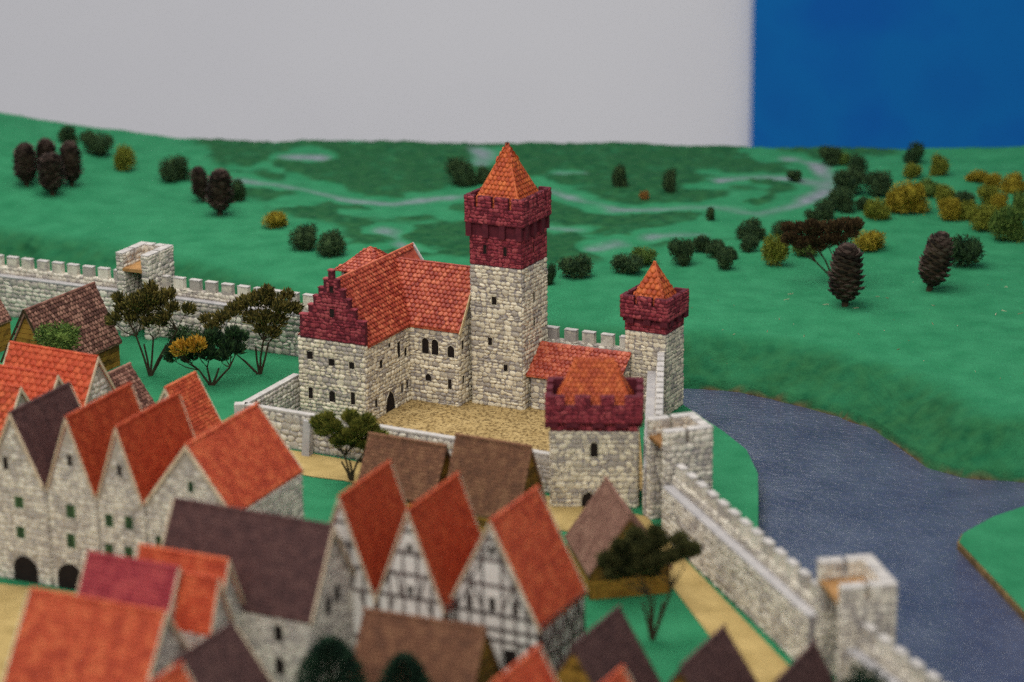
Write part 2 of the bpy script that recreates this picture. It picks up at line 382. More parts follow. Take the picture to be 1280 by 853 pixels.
def vnoise(X, Y, sc, seed=0, octv=3):
    """fractal value noise in -1..1"""
    rng = np.random.RandomState(seed); tab = rng.rand(256,256)*2-1; out = np.zeros(X.shape); amp = 1.; tot = 0.
    for o_ in range(octv):
        x = X*sc*2**o_+17.3*o_+300; y = Y*sc*2**o_+9.1*o_+300; xi = np.floor(x).astype(int); yi = np.floor(y).astype(int); fx = x-xi; fy = y-yi
        fx = fx*fx*(3-2*fx); fy = fy*fy*(3-2*fy); g = lambda a, b: tab[a % 256, b % 256]
        out += amp*((g(xi,yi)*(1-fx)+g(xi+1,yi)*fx)*(1-fy)+(g(xi,yi+1)*(1-fx)+g(xi+1,yi+1)*fx)*fy); tot += amp; amp *= .55
    return out/tot*1.5
def sm(a, b, x):
    t = np.clip((x-a)/(b-a), 0, 1); return t*t*(3-2*t)
def height(X, Y):
    X = np.asarray(X, float); Y = np.asarray(Y, float)
    d = pdist(X,Y,BANK)+.035*wob(X,Y,5)+.05*wob(X,Y,1.7,3)
    h = -.25+np.where(d<0, d*.9, .11*sm(0,.035,d)+.48*sm(-.05,1.05,d)+.06*sm(1,3,d))
    far = sm(.8,2.5,d)
    h = h+far*(.05*wob(X,Y,.55,1)+.022*wob(X,Y,1.6,2))+sm(.05,.4,d)*.010*wob(X,Y,4.3,4)
    return h+1.0*np.exp(-((X+13)/4.2)**2-((Y-48)/5)**2)*far+.10*np.exp(-((X-12)/3.5)**2-((Y-46)/6)**2)*far
def hz(x, y): return float(height(np.array([x]), np.array([y]))[0])
STREAMS = [([(-4.91,45.38),(-4.14,44.96),(-3.39,44.42),(-2.79,43.89),(-2.07,43.58),(-1.52,43.89),(-.54,44.18),(.74,44.2),(1.28,43.44),(1.82,42.87),(2.65,42.92),(3.48,42.92),(4.25,42.34),(4.99,42.9),(5.51,43.8),(5.75,45.12),(5.64,46.08),(5.18,46.64)],.15,.7),
    ([(3.77,44.86),(4.67,45.17),(5.61,44.58)],.17,.42), ([(-2.15,41.54),(-1.95,41.29),(-1.81,40.56),(-1.6,40.19)],.14,.55), ([(.63,41.67),(1.16,41.47)],.16,.6),
    ([(1.32,40.36),(1.72,40.58)],.15,.6), ([(2.33,40.93),(3.2,41.14)],.18,.5), ([(.91,45.71),(1.35,45.58)],.14,.4), ([(-4.18,47.24),(-3.58,47.26)],.15,.5), ([(-.72,47.99),(-.49,47.48),(-.56,46.62)],.2,.4)]
ZONE = [(-6.17,48.08),(-4.84,44.74),(-4.21,43.22),(-2.78,41.37),(-2.18,39.94),(-1.01,39.57),(.78,39.2),(1.69,39.72),(2.91,40.75),(4.27,41.2),(5.22,42.5),(5.85,44.82),(6.26,46.32),(7.22,46.82),(7.36,47.75),(.05,48.95),(-6.3,49.17)]
def terrain():
    xs = np.arange(-12.5, 12.55, .062); nx = len(xs); ny = 290; t = np.linspace(0, 1, ny)
    X = np.repeat(xs[None,:], ny, 0); back = 48.3-np.where(xs > 0, .11, .085)*xs+.05*np.sin(xs*1.3)
    front = np.interp(xs, BANK[:,0], BANK[:,1])-.9
    Y = front[None,:]+(back-front)[None,:]*t[:,None]**1.15
    Z = height(X, Y)
    Zn = pdist(X, Y, np.array(ZONE+ZONE[:1]))
    ins = np.zeros(X.shape, bool); P = ZONE
    for i in range(len(P)):
        (x0,y0),(x1,y1) = P[i], P[(i+1) % len(P)]
        c = ((y0>Y) != (y1>Y)) & (X < (x1-x0)*(Y-y0)/(y1-y0+1e-12)+x0); ins ^= c
    zd = np.where(ins, np.abs(Zn), -np.abs(Zn))
    wb = .30*vnoise(X,Y,1.1,5,4); dark = sm(-.1,.25,zd+wb); stream = np.zeros(X.shape)
    for (pl, w_, mar) in STREAMS:
        dd = np.abs(pdist(X, Y, np.array(pl)))+.5*wb
        stream = np.maximum(stream, sm(w_+.08, w_-.08, dd) if False else (1-sm(w_-.2, w_+.12, dd))*np.clip(.75+.6*vnoise(X,Y,1.3,6,3),.2,1))
        dark = dark*sm(mar*.55, mar*.8, dd+.6*wb)
    holes_ = vnoise(X,Y,.8,9,3); dark = np.clip(dark*1.25*(1-sm(.30,.5,holes_))*(.86+.3*vnoise(X,Y,4,8,3)),0,1)
    db = pdist(X,Y,BANK)+.035*wob(X,Y,5)+.05*wob(X,Y,1.7,3)
    brown = (1-sm(-.02,.015,db))*sm(-.25,.3,wob(X,Y,2.7,8)+.25)
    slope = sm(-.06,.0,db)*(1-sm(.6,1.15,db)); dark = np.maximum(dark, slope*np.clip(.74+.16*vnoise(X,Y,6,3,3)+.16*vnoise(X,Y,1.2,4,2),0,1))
    Z = Z+.045*dark*(.5+.5*vnoise(X,Y,6,1,3))-.02*stream+.010*vnoise(X,Y,4,12,3)*sm(.05,.3,db)+slope*.016*vnoise(X,Y,7,13,2)
    Z[-1,:] = -.6
    v = np.stack([X,Y,Z],-1).reshape(-1,3); idx = np.arange(nx*ny).reshape(ny,nx)
    f = np.stack([idx[:-1,:-1],idx[:-1,1:],idx[1:,1:],idx[1:,:-1]],-1).reshape(-1,4)
    me = D.meshes.new('hills'); me.vertices.add(len(v)); me.vertices.foreach_set('co', v.ravel())
    me.loops.add(f.size); me.loops.foreach_set('vertex_index', f.ravel()); me.polygons.add(len(f))
    me.polygons.foreach_set('loop_start', np.arange(0, f.size, 4)); me.polygons.foreach_set('use_smooth', np.ones(len(f), bool))
    me.update(calc_edges=True); me.validate()
    a = me.attributes.new('mask', 'FLOAT_COLOR', 'POINT')
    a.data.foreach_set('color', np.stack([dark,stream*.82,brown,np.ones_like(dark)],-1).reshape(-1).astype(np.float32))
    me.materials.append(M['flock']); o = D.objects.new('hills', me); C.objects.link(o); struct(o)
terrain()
struct(MB().add([(-14,18,-.25),(14,18,-.25),(14,44,-.25),(-14,44,-.25)], [(0,1,2,3)]).build('river', M['water']))
TOWN = [(-13,17),(5.2,17),(4.4,22.6),(3.98,24.2),(3.2,26.6),(2.88,28.3),(2.99,29.4),(3.09,30.51),(3.03,31.43),(2.80,32.15),(2.36,33.25),(2.2,33.75),(1.6,34.0),(-1.5,35.7),(-3,36.55),(-5.5,37.95),(-8,39.1),(-13,41.5)]
struct(MB().prism(TOWN, -.5, -.004).build('board', M['brown_edge']))
def sheet(name, poly, z, m, n=1):
    struct(MB().add([(x,y,z) for x,y in poly], [tuple(range(len(poly)))]).build(name, m))
def lawn():
    bm = bmesh.new(); vs = [bm.verts.new((x,y,0)) for x,y in TOWN]; bm.faces.new(vs)
    me = D.meshes.new('lawn'); bm.to_mesh(me); bm.free(); me.materials.append(M['lawn'])
    o = D.objects.new('lawn', me); C.objects.link(o); struct(o)
lawn()
ISL = [(5.27,28.46),(5.36,28.72),(5.43,28.82),(5.84,29.3),(6.3,29.65),(8,30.1),(9,30),(9,22),(6.4,22.6),(5.64,26.3),(5.47,27.32)]
struct(MB().prism(ISL, -.4, -.17).build('island_base', M['brown_edge']))
sheet('island', [(x+.02, y) for x,y in ISL], -.155, M['lawn'])
# sand roads (a few mm of card above the lawn)
sheet('road', [(-4.9,32.6),(-3.62,31.95),(-2.66,31.47),(.48,29.72),(1.6,29.0),(1.88,27.9),(2.98,24.1),(3.5,22),(2.7,21.5),(2.39,24.19),(2.1,25.29),(1.79,26.68),(1.45,27.9),(.9,28.4),(.2,28.75),(-1.62,30.05),(-2.14,30.4),(-2.55,30.56),(-3.6,31.2),(-5.1,32.1)], .012, M['sand'])
sheet('square', [(-9,26.5),(-6.5,27.3),(-4.3,26.6),(-3.4,25.6),(-4.6,23.6),(-9,23)], .012, M['sand'])
sheet('courtyard', [(-2.55,31.55),(-2.2,32.3),(-1.98,32.65),(-1.6,33.75),(-1.2,33.9),(-.7,33.7),(-.3,33.9),(.2,33.7),(.6,33.4),(1.7,32.9),(1.62,29.9),(.48,29.95),(-2.1,31.3)], .012, M['gravel'])

# ------------------------------------------------------------------ castle towers
X3, Y3, Z3 = (1,0,0), (0,1,0), (0,0,1)
def rect_faces(w, d, cx=0, cy=0):
    """front, right, left frames of a box footprint centred at cx, cy; u measured from the face centre"""
    return {'front': ((cx,cy-d/2,0),(1,0,0),(0,-1,0)), 'right': ((cx+w/2,cy,0),(0,1,0),(1,0,0)), 'left': ((cx-w/2,cy,0),(0,-1,0),(-1,0,0)), 'back': ((cx,cy+d/2,0),(-1,0,0),(0,1,0))}
def pyramid(T, w, d, z0, z1, m, tw, tl, ridge=0., seed=1, th=.02, flare=0):
    """pyramid or hipped roof over w x d, ridge = length of the flat ridge along x"""
    h = z1-z0; a = ridge/2
    base = [(-w/2,-d/2,z0),(w/2,-d/2,z0),(w/2,d/2,z0),(-w/2,d/2,z0)]; top = [(-a,0,z1),(a,0,z1)] if a else [(0,0,z1)]
    mb = MB()
    if a: mb.add(base+top, [(0,1,5,4),(1,2,5),(2,3,4,5),(3,0,4),(3,2,1,0)])
    else: mb.add(base+top, [(0,1,4),(1,2,4),(2,3,4),(3,0,4),(3,2,1,0)])
    roof = mb.build('roof', m, T); planes = []
    for (O, U, lu, run, tp) in (((-w/2,-d/2,z0),(1,0,0),w,d/2,ridge),((w/2,-d/2,z0),(0,1,0),d,w/2-a,0),((w/2,d/2,z0),(-1,0,0),w,d/2,ridge),((-w/2,d/2,z0),(0,-1,0),d,w/2-a,0)):
        Uv = Vector(U); inn = Vector((-Uv.y, Uv.x, 0)); V = (inn*run+Vector((0,0,h))); lv = V.length; V /= lv
        def ins(u, v, lu=lu, lv=lv, tp=tp): return abs(u-lu/2) < (lu/2)*(1-v/lv)+(tp/2)*(v/lv)+.004
        planes.append((O, U, V, lu, lv, ins))
    tiles(roof, planes, m, tw, tl, th, seed)
    hp = MB(); ends = [(-a,0,z1+.006),(a,0,z1+.006)]
    for i, b in enumerate(base): hp.tube([b, ends[1] if i in (1,2) else ends[0]], [.012,.010], 5)
    if a: hp.tube(ends, .012, 5)
    hp.build('hip', m, roof)
    return roof
def battlement(T, w, d, zb, zg, zt, th, slots_x, slots_y, gap, m, mw, corb_z=None, corb_x=(), corb_y=(), cw=.085, ov=.05, seed=5):
    """projecting parapet ring with merlons and corbels; slots = centres of the gaps"""
    par = MB()
    par.box(-w/2,w/2,-d/2,-d/2+th,zb,zg).box(-w/2,w/2,d/2-th,d/2,zb,zg).box(-w/2,-w/2+th,-d/2+th,d/2-th,zb,zg).box(w/2-th,w/2,-d/2+th,d/2-th,zb,zg)
    par.box(-w/2+th,w/2-th,-d/2+th,d/2-th,zb,zb+.06)
    par.build('parapet', M[mw], T)
    def runs(L, slots):
        e = [-L/2]
        for s in slots: e += [s-gap/2, s+gap/2]
        return list(zip((e+[L/2])[0::2], (e+[L/2])[1::2]))
    for a, b in runs(w, slots_x):
        for y in (-d/2, d/2-th): MB().box(a,b,y,y+th,zg,zt).build('merlon', M[mw], T)
    for a, b in runs(d, slots_y):
        a2, b2 = max(a,-d/2+th+.002), min(b,d/2-th-.002)
        for x in (-w/2, w/2-th): MB().box(x,x+th,a2,b2,zg,zt).build('merlon', M[mw], T)
    if corb_z:
        for c in corb_x:
            for sgn in (-1, 1):
                y0, y1 = sorted((sgn*(d/2-ov-.001), sgn*(d/2)))
                MB().box(c-cw/2,c+cw/2,y0,y1,corb_z,zb-.001).build('corbel', M[mw], T)
        for c in corb_y:
            for sgn in (-1, 1):
                x0, x1 = sorted((sgn*(w/2-ov-.001), sgn*(w/2)))
                MB().box(x0,x1,c-cw/2,c+cw/2,corb_z,zb-.001).build('corbel', M[mw], T)
    r = random.Random(seed); F = rect_faces(w, d); lst = []
    for k, L, sl in (('front',w,slots_x),('right',d,slots_y),('left',d,[-s for s in slots_y])):
        hs = [(s, (zg+zt)/2, gap, zt-zg) for s in sl]
        lst.append((*F[k], layout(r, L, zb+.004, zt-.004, .062, None, hs, -L/2)))
    return lst

# ---- keep
T = thing('castle_keep', 'tallest square castle tower with dark red top and steep orange pointed roof', 'tower', (-.032,33.652,0), -.472)
w, d = .775, .767
MB().box(-w/2,w/2,-d/2,d/2,-.02,1.991).build('wall', M['mortar'], T)
MB().box(-w/2-.004,w/2+.004,-d/2-.004,d/2+.004,1.991,2.60).build('upper_wall', M['redwall'], T)
F = rect_faces(w, d); fr = frame(*F['front']); rt = frame(*F['right'])
hf = [window(T, fr, -.028,1.513,.06,.105), window(T, fr, -.098,.93,.05,.10), window(T, fr, .135,.582,.05,.09)]
hr = [window(T, rt, -.03,1.523,.045,.12), window(T, rt, -.03,1.177,.045,.12)]
r = random.Random(11)
stones(T, [(*F['front'], layout(r, w, 0, 1.985, .072, None, hf, -w/2)), (*F['right'], layout(r, d, 0, 1.985, .072, None, hr, -d/2)), (*F['left'], layout(r, d, 0, 1.985, .09, None, [], -d/2))], 'stone', 300, .024, 2)
F2 = rect_faces(w+.008, d+.008); fr2 = frame(*F2['front']); rt2 = frame(*F2['right'])
h2 = [window(T, fr2, -.155,2.218,.045,.115,mk='redstone'), window(T, fr2, .148,2.218,.045,.115,mk='redstone')]
h3 = [window(T, rt2, -.045,2.215,.035,.11,mk='redstone')]
sl = (-.262,-.009,.245)
bl = battlement(T, w+.1, d+.1, 2.577, 2.80, 2.958, .055, sl, (-.25,0,.25), .05, 'redstone', 'redwall', 2.39, (-.385,-.13,.12,.37), (-.3,-.06,.18), .085, .05, 6)
stones(T, bl+[(*F2['front'], layout(r, w, 1.995, 2.40, .062, None, h2, -w/2)), (*F2['right'], layout(r, d, 1.995, 2.40, .062, None, h3, -d/2)), (*F2['left'], layout(r, d, 1.995, 2.56, .062, None, [], -d/2))], 'redstone', 0, .014, 3)  # stones stop below the parapet; bare dark wall paints the recess shade
pyramid(T, .73, .73, 2.78, 3.6, M['tile_orange'], .062, .062, 0, 4, .02)
MB().box(-.016,.016,-.016,.016,3.585,3.625).build('finial', M['tile_dark'], T)

# ---- corner tower
T = thing('corner_tower', 'slim square stone tower with dark red battlements and pointed orange roof beside the river', 'tower', (1.93,33.212,0), -.494)
w, d = .606, .562
MB().box(-w/2,w/2,-d/2,d/2,-.02,1.148).build('wall', M['mortar'], T)
MB().box(-w/2-.004,w/2+.004,-d/2-.004,d/2+.004,1.148,1.34).build('upper_wall', M['redwall'], T)
F = rect_faces(w, d); r = random.Random(12)
stones(T, [(*F['front'], layout(r, w, 0, 1.144, .07, None, [], -w/2)), (*F['right'], layout(r, d, 0, 1.144, .074, None, [], -d/2))], 'stone', 260, .022, 4)
F2 = rect_faces(w+.008, d+.008)
bl = battlement(T, w+.106, d+.106, 1.335, 1.52, 1.643, .06, (-.13,.13), (-.12,.12), .045, 'redstone', 'redwall', 1.262, (-.21,.04,.29), (-.2,.05,.28), .1, .053, 7)
stones(T, bl+[(*F2['front'], layout(r, w, 1.152, 1.265, .06, None, [], -w/2)), (*F2['right'], layout(r, d, 1.152, 1.265, .06, None, [], -d/2))], 'redstone', 0, .014, 5)
pyramid(T, .53, .49, 1.5, 2.06, M['tile_orange'], .075, .075, 0, 5, .024)
MB().tube([(0,0,2.03),(0,0,2.07)], [.03,.022], 6).build('finial', M['tile_orange'], T)

# ---- gatehouse
T = thing('gatehouse', 'broad stone gate tower with dark red battlements and flat topped orange hip roof', 'gatehouse', (1.0,29.68,0), -.06)
w, d = 1.05, .66
MB().box(-w/2,w/2,-d/2,d/2,-.02,.985).build('wall', M['mortar'], T)
MB().box(-w/2-.004,w/2+.004,-d/2-.004,d/2+.004,.985,1.12).build('upper_wall', M['redwall'], T)
F = rect_faces(w, d); r = random.Random(13); fr = frame(*F['front'])
hf = [window(T, fr, .0,.752,.075,.17,'round'), window(T, fr, -.07,.085,.13,.2,'round',name='gateway')]
stones(T, [(*F['front'], layout(r, w, 0, 0.98, .075, None, hf, -w/2)), (*F['right'], layout(r, d, 0, .98, .085, None, [], -d/2)), (*F['left'], layout(r, d, 0, .98, .085, None, [], -d/2))], 'stone', 280, .024, 6)
F2 = rect_faces(w+.008, d+.008)
bl = battlement(T, w+.12, d+.12, 1.10, 1.315, 1.445, .075, (-.29,.02,.31), (-.15,.15), .12, 'redstone', 'redwall', 1.045, (-.52,-.26,.05,.34), (-.25,.25), .15, .06, 8)
stones(T, bl+[(*F2['front'], layout(r, w, .99, 1.09, .06, None, [], -w/2))], 'redstone', 0, .012, 7)
pyramid(T, .93, .54, 1.27, 1.80, M['tile_orange'], .062, .06, .44, 6, .018)

# ---- palace: two wings and a turret
T = thing('palace', 'L shaped castle hall with crow stepped dark red gable and red tiled roofs', 'castle hall', (-2.905,33.1,0), -.48)
W1, L1, W2L, INN = 1.06, 2.24, 1.82, 1.2
ze, zr, cx = 1.12, 1.90, .565
MB().add([(.02,0,-.02),(W1,0,-.02),(W1,0,ze),(.02,0,ze),(.02,L1,-.02),(W1,L1,-.02),(W1,L1,ze),(.02,L1,ze),(cx,L1,zr),(cx,.05,zr),(.02,.05,ze),(W1,.05,ze)],
    [(0,1,2,3),(1,5,6,2),(0,3,7,4),(4,7,8,6,5),(3,2,11,10),(10,11,9)]).build('wall', M['mortar'], T)
MB().add([(W1,INN,-.02),(W2L,INN,-.02),(W2L,INN,ze),(W1,INN,ze),(W2L,INN+1,-.02),(W2L,INN+1,ze),(W2L,INN+.5,1.82),(W1,INN+1,ze),(W1,INN+1,-.02)],
    [(0,1,2,3),(1,4,5,6,2),(4,8,7,5)]).build('wing_wall', M['mortar'], T)
# crow-stepped gable
st = [(.065,1.115,1.43),(.205,1.43,1.58),(.29,1.58,1.71),(.375,1.71,1.835),(.46,1.835,1.965),(.535,1.965,2.09)]
gb = MB(); prof = []
for x, z0_, z1_ in st: prof += [(x,z0_),(x,z1_)]
cxg = .602; full = [(x,0,z) for x,z in prof]+[(2*cxg-x-.01,0,z) for x,z in reversed(prof)]
# build the gable as stacked slabs so that every step keeps its thickness
for x, z0_, z1_ in st: gb.box(x, 2*cxg-x-.06, -.012, .06, z0_+.0005, z1_)
gb.build('stepped_gable', M['redwall'], T)
fr = frame((0,0,0), X3, (0,-1,0)); frg = frame((0,-.012,0), X3, (0,-1,0))
hg = [window(T, frg, .583,1.84,.05,.085,mk='redstone'), window(T, frg, .583,1.51,.06,.11,mk='redstone')]
r = random.Random(14)
def in_gable(u, z):
    for x, a, b in st:
        if a-.01 <= z <= b+.01: return x-.012 <= u <= 2*cxg-x-.06+.012
    return False
stones(T, [((0,-.012,0), X3, (0,-1,0), layout(r, 1.15, 1.12, 2.09, .062, in_gable, hg, 0))], 'redstone', 0, .013, 8)
for i, (x, a, b) in enumerate(st):
    nx = st[i+1][0] if i < 5 else 2*cxg-x-.06
    MB().box(x-.006, nx-.001 if i < 5 else nx+.006, -.018, .066, b, b+.016).build('coping', M['redstone'], T)
    if i < 5: MB().box(2*cxg-nx-.06+.001, 2*cxg-x-.06+.006, -.018, .066, b, b+.016).build('coping', M['redstone'], T)
hf = [window(T, fr, .205,.872,.075,.095), window(T, fr, .544,.815,.075,.09), window(T, fr, .858,.812,.07,.09),
      window(T, fr, .197,.336,.055,.145), window(T, fr, .537,.335,.075,.14,'round'), window(T, fr, .861,.35,.055,.16)]
rt = frame((W1,0,0), Y3, X3)
hr = [window(T, rt, .641,.945,.05,.06), window(T, rt, .892,.81,.07,.2), window(T, rt, 1.074,.727,.055,.11), window(T, rt, .408,.743,.06,.10),
      window(T, rt, .252,.231,.055,.11), window(T, rt, .632,.13,.2,.31,'pointed',name='doorway'), window(T, rt, .955,.243,.045,.11), window(T, rt, 1.1,.26,.04,.11)]
f2 = frame((W1,INN,0), X3, (0,-1,0))
hw = [window(T, f2, .257,.818,.085,.2,'round'), window(T, f2, .407,.816,.085,.2,'round'), window(T, f2, .654,.785,.085,.15,'round'), window(T, f2, .293,.368,.07,.09,'round'), window(T, f2, .626,.315,.045,.13)]
rt2 = frame((W2L,INN,0), Y3, X3)
hq = [window(T, rt2, .12,.86,.045,.12), window(T, rt2, .12,.36,.045,.1)]
def in_wg(u, z): return z < ze or z < ze+.7*(1-abs(u-.5)/.5)-.03
stones(T, [((0,0,0), X3, (0,-1,0), layout(r, W1-.02, 0, 1.11, .07, None, hf, .02)), ((W1,0,0), Y3, X3, layout(r, INN, 0, 1.1, .07, None, hr, 0)),
           ((W1,INN,0), X3, (0,-1,0), layout(r, W2L-W1, 0, 1.1, .07, None, hw, 0)), ((W2L,INN,0), Y3, X3, layout(r, 1.0, 0, 1.8, .08, in_wg, hq, 0)),
           ((.02,0,0), (0,-1,0), (-1,0,0), [(-u,z,a,b,c) for u,z,a,b,c in layout(r, L1, 0, 1.1, .1)])], 'stone', 300, .024, 9)
# roofs: main wing (ridge along y) and side wing (ridge along x)
hw_ = (W1-.02)/2; ov = .05
def slope_pts(cx_, half, zr_, ze_, s, o):
    dx_, dz_ = half, zr_-ze_; L = math.hypot(dx_, dz_); return (cx_+s*(half+o*dx_/L), ze_-o*dz_/L), L+o
rl = MB(); planes = []
cx = .54
for s in (-1, 1):
    (ex, ez), Ls = slope_pts(cx, hw_, zr, ze, s, ov)
    rl.extr([(cx,.045,zr+.012),(ex,.045,ez+.012),(ex,.045,ez-.014),(cx,.045,zr-.02)], (0,L1-.03,0))
    V = (Vector((cx,0,zr))-Vector((ex,0,ez))).normalized()
    planes.append(((ex,.05,ez+.012), Y3, V, L1-.035, Ls, (lambda u, v: True) if s < 0 else (lambda u, v, Ls=Ls: u < INN+.03+.52*(v/Ls)*.98 or v/Ls > .93)))
roof = rl.build('roof', M['tile_red'], T)
tiles(roof, planes, M['tile_red'], .068, .062, .030, 7)
MB().tube([(cx,.06,zr+.02),(cx,L1+.02,zr+.02)], .02, 6).build('ridge', M['tile_red'], roof)
MB().extr([(cx,L1+.016,zr+.045),(cx+hw_+.06,L1+.016,ze-.02),(cx+hw_+.02,L1+.016,ze-.05),(cx,L1+.016,zr-.01),(cx-hw_-.02,L1+.016,ze-.05),(cx-hw_-.06,L1+.016,ze-.02)], (0,.03,0)).build('bargeboard', M['capstone'], T)
zr2 = 1.84; half = .5; cy = INN+.5; planes = []; rl = MB()
for s in (-1, 1):
    L = math.hypot(half, zr2-ze); ey = cy+s*(half+ov*half/L); ez = ze-ov*(zr2-ze)/L
    x0 = W1-.02
    rl.add([(cx+.02,cy,zr2+.012),(W2L+.045,cy,zr2+.012),(W2L+.045,ey,ez+.012),(x0+.03,ey,ez+.012),(cx+.02,cy,zr2-.015),(W2L+.045,cy,zr2-.015),(W2L+.045,ey,ez-.014),(x0+.03,ey,ez-.014)],
           [(0,1,2,3),(1,5,6,2),(3,2,6,7),(4,7,6,5)])
    V = (Vector((0,cy,zr2))-Vector((0,ey,ez))).normalized(); lu = W2L+.045-cx
    planes.append(((cx,ey,ez+.012), X3, V, lu, L+ov, lambda u, v, Lt=L+ov: u > (W1-cx+.05)*(1-v/Lt)*.97))
roof = rl.build('wing_roof', M['tile_red'], T)
tiles(roof, planes, M['tile_red'], .068, .062, .030, 8)
MB().tube([(cx+.1,cy,zr2+.02),(W2L+.05,cy,zr2+.02)], .02, 6).build('ridge', M['tile_red'], roof)
MB().add([(W2L+.048,cy,zr2+.03),(W2L+.048,INN-.06,ze-.06),(W2L+.048,INN-.02,ze-.09),(W2L+.048,cy,zr2-.03),(W2L+.06,cy,zr2+.03),(W2L+.06,INN-.06,ze-.06),(W2L+.06,INN-.02,ze-.09),(W2L+.06,cy,zr2-.03)],
    [(0,1,2,3),(7,6,5,4),(0,4,5,1),(1,5,6,2),(2,6,7,3)]).build('bargeboard', M['card'], T)
tur = MB().box(-.07,.53,1.32,1.92,-.02,1.70).build('turret', M['mortar'], T)
window(tur, frame((.23,1.32,0), X3, (0,-1,0)), -.12,1.63,.2,.10)
tm = MB(); b = [(-.14,1.25,1.705),(.60,1.25,1.705),(.60,1.99,1.705),(-.14,1.99,1.705),(.23,1.62,2.0)]
tm.add(b, [(0,1,4),(1,2,4),(2,3,4),(3,0,4),(3,2,1,0)]); tr = tm.build('turret_roof', M['tile_red'], T); planes = []
for i in range(4):
    p, q = Vector(b[i]), Vector(b[(i+1)%4]); U = (q-p).normalized(); V = Vector(b[4])-(p+q)/2; lv = V.length
    planes.append((p, U, V.normalized(), (q-p).length, lv, lambda u, v, lv=lv: abs(u-.37) < .37*(1-v/lv)+.004))
tiles(tr, planes, M['tile_red'], .06, .055, .018, 9)
hm = MB()
for p in b[:4]: hm.tube([p, (b[4][0],b[4][1],1.996)], .012, 5)
hm.build('hip', M['tile_red'], tr)

# ---- lean-to between keep and corner tower
T = thing('lean_to', 'low lean to shed with red tiled roof between keep and corner tower', 'shed', (.25,33.22,0), -.455)
MB().add([(0,0,-.02),(1.28,0,-.02),(1.28,0,.5),(0,0,.5),(0,.4,-.02),(1.28,.4,-.02),(1.28,.4,.8),(0,.4,.8)], [(0,1,2,3),(1,5,6,2),(0,3,7,4),(3,2,6,7)]).build('wall', M['mortar'], T)
r = random.Random(15)
stones(T, [((0,0,0), X3, (0,-1,0), layout(r, 1.28, 0, .49, .08)), ((1.28,0,0), Y3, X3, layout(r, .4, 0, .6, .08))], 'stone', 90, .022, 10)
V = Vector((0,.46,.34)); Lv = V.length; V /= Lv
ro = MB().extr([(-.05,-.06,.475),(1.31,-.06,.475),(1.31,.41,.82),(-.05,.41,.82)], (0,0,.014)).build('roof', M['tile_red'], T)
tiles(ro, [((-.05,-.06,.49), X3, V, 1.36, Lv+.01, None)], M['tile_red'], .068, .062, .022, 10)

# ------------------------------------------------------------------ town walls and their open-backed towers
def town_wall(label, p0, p1, mk='wallstone', size=.085, merlon=.17, gap=.105, lim=0, hw=.64, wk=.125, pt=.085, zg=.755, zt=.905, name='town_wall', inner=True):
    p0, p1 = Vector(p0), Vector(p1); L = (p1-p0).length; rot = math.atan2(p1.y-p0.y, p1.x-p0.x)
    T = thing(name, label, 'town wall', (p0.x,p0.y,0), rot)
    MB().box(0,L,0,wk+pt,-.3,hw-.02).build('wall', M['mortar'], T)
    MB().box(0,L,-.012,wk,hw-.02,hw).build('walkway', M['walkway'], T)
    MB().box(0,L,wk,wk+pt,hw-.018,zg).build('parapet', M[mk], T)
    n = max(1, int(L/(merlon+gap))); step = L/n; r = random.Random(int(L*100))
    for i in range(n):
        a = i*step+gap/2+r.uniform(-.006,.006); m_ = MB().box(a,a+step-gap,wk,wk+pt,zg,zt-r.uniform(0,.008)).build('merlon', M[mk], T)
        MB().box(a-.004,a+step-gap+.004,wk-.004,wk+pt+.004,zt,zt+.014).build('cap', M['capstone'], m_)
    faces = [((0,0,0), X3, (0,-1,0), layout(r, L, 0, hw-.025, size)), ((0,wk,0), X3, (0,-1,0), layout(r, L, hw+.004, zg, size*.8))]
    stones(T, faces, mk, lim, .022, 21)
    return T
town_wall('rear town wall left of its open tower behind the brown roofed barn', (-8.9,38.61), (-5.86,37.15))
town_wall('rear town wall running behind the trees from its open tower to the corner tower', (-5.4,36.93), (1.62,33.33))
town_wall('town wall between corner tower and open wall tower behind the gatehouse', (1.83,32.85), (1.57,29.02), gap=.06, merlon=.16)
town_wall('long river side town wall with grey walkway and small white merlons', (1.76,28.34), (3.02,24.4), size=.08, merlon=.165, gap=.14)
town_wall('last piece of river side wall at the lower right corner of the photo', (3.3,23.55), (4.4,20.6), size=.08, merlon=.165, gap=.14)
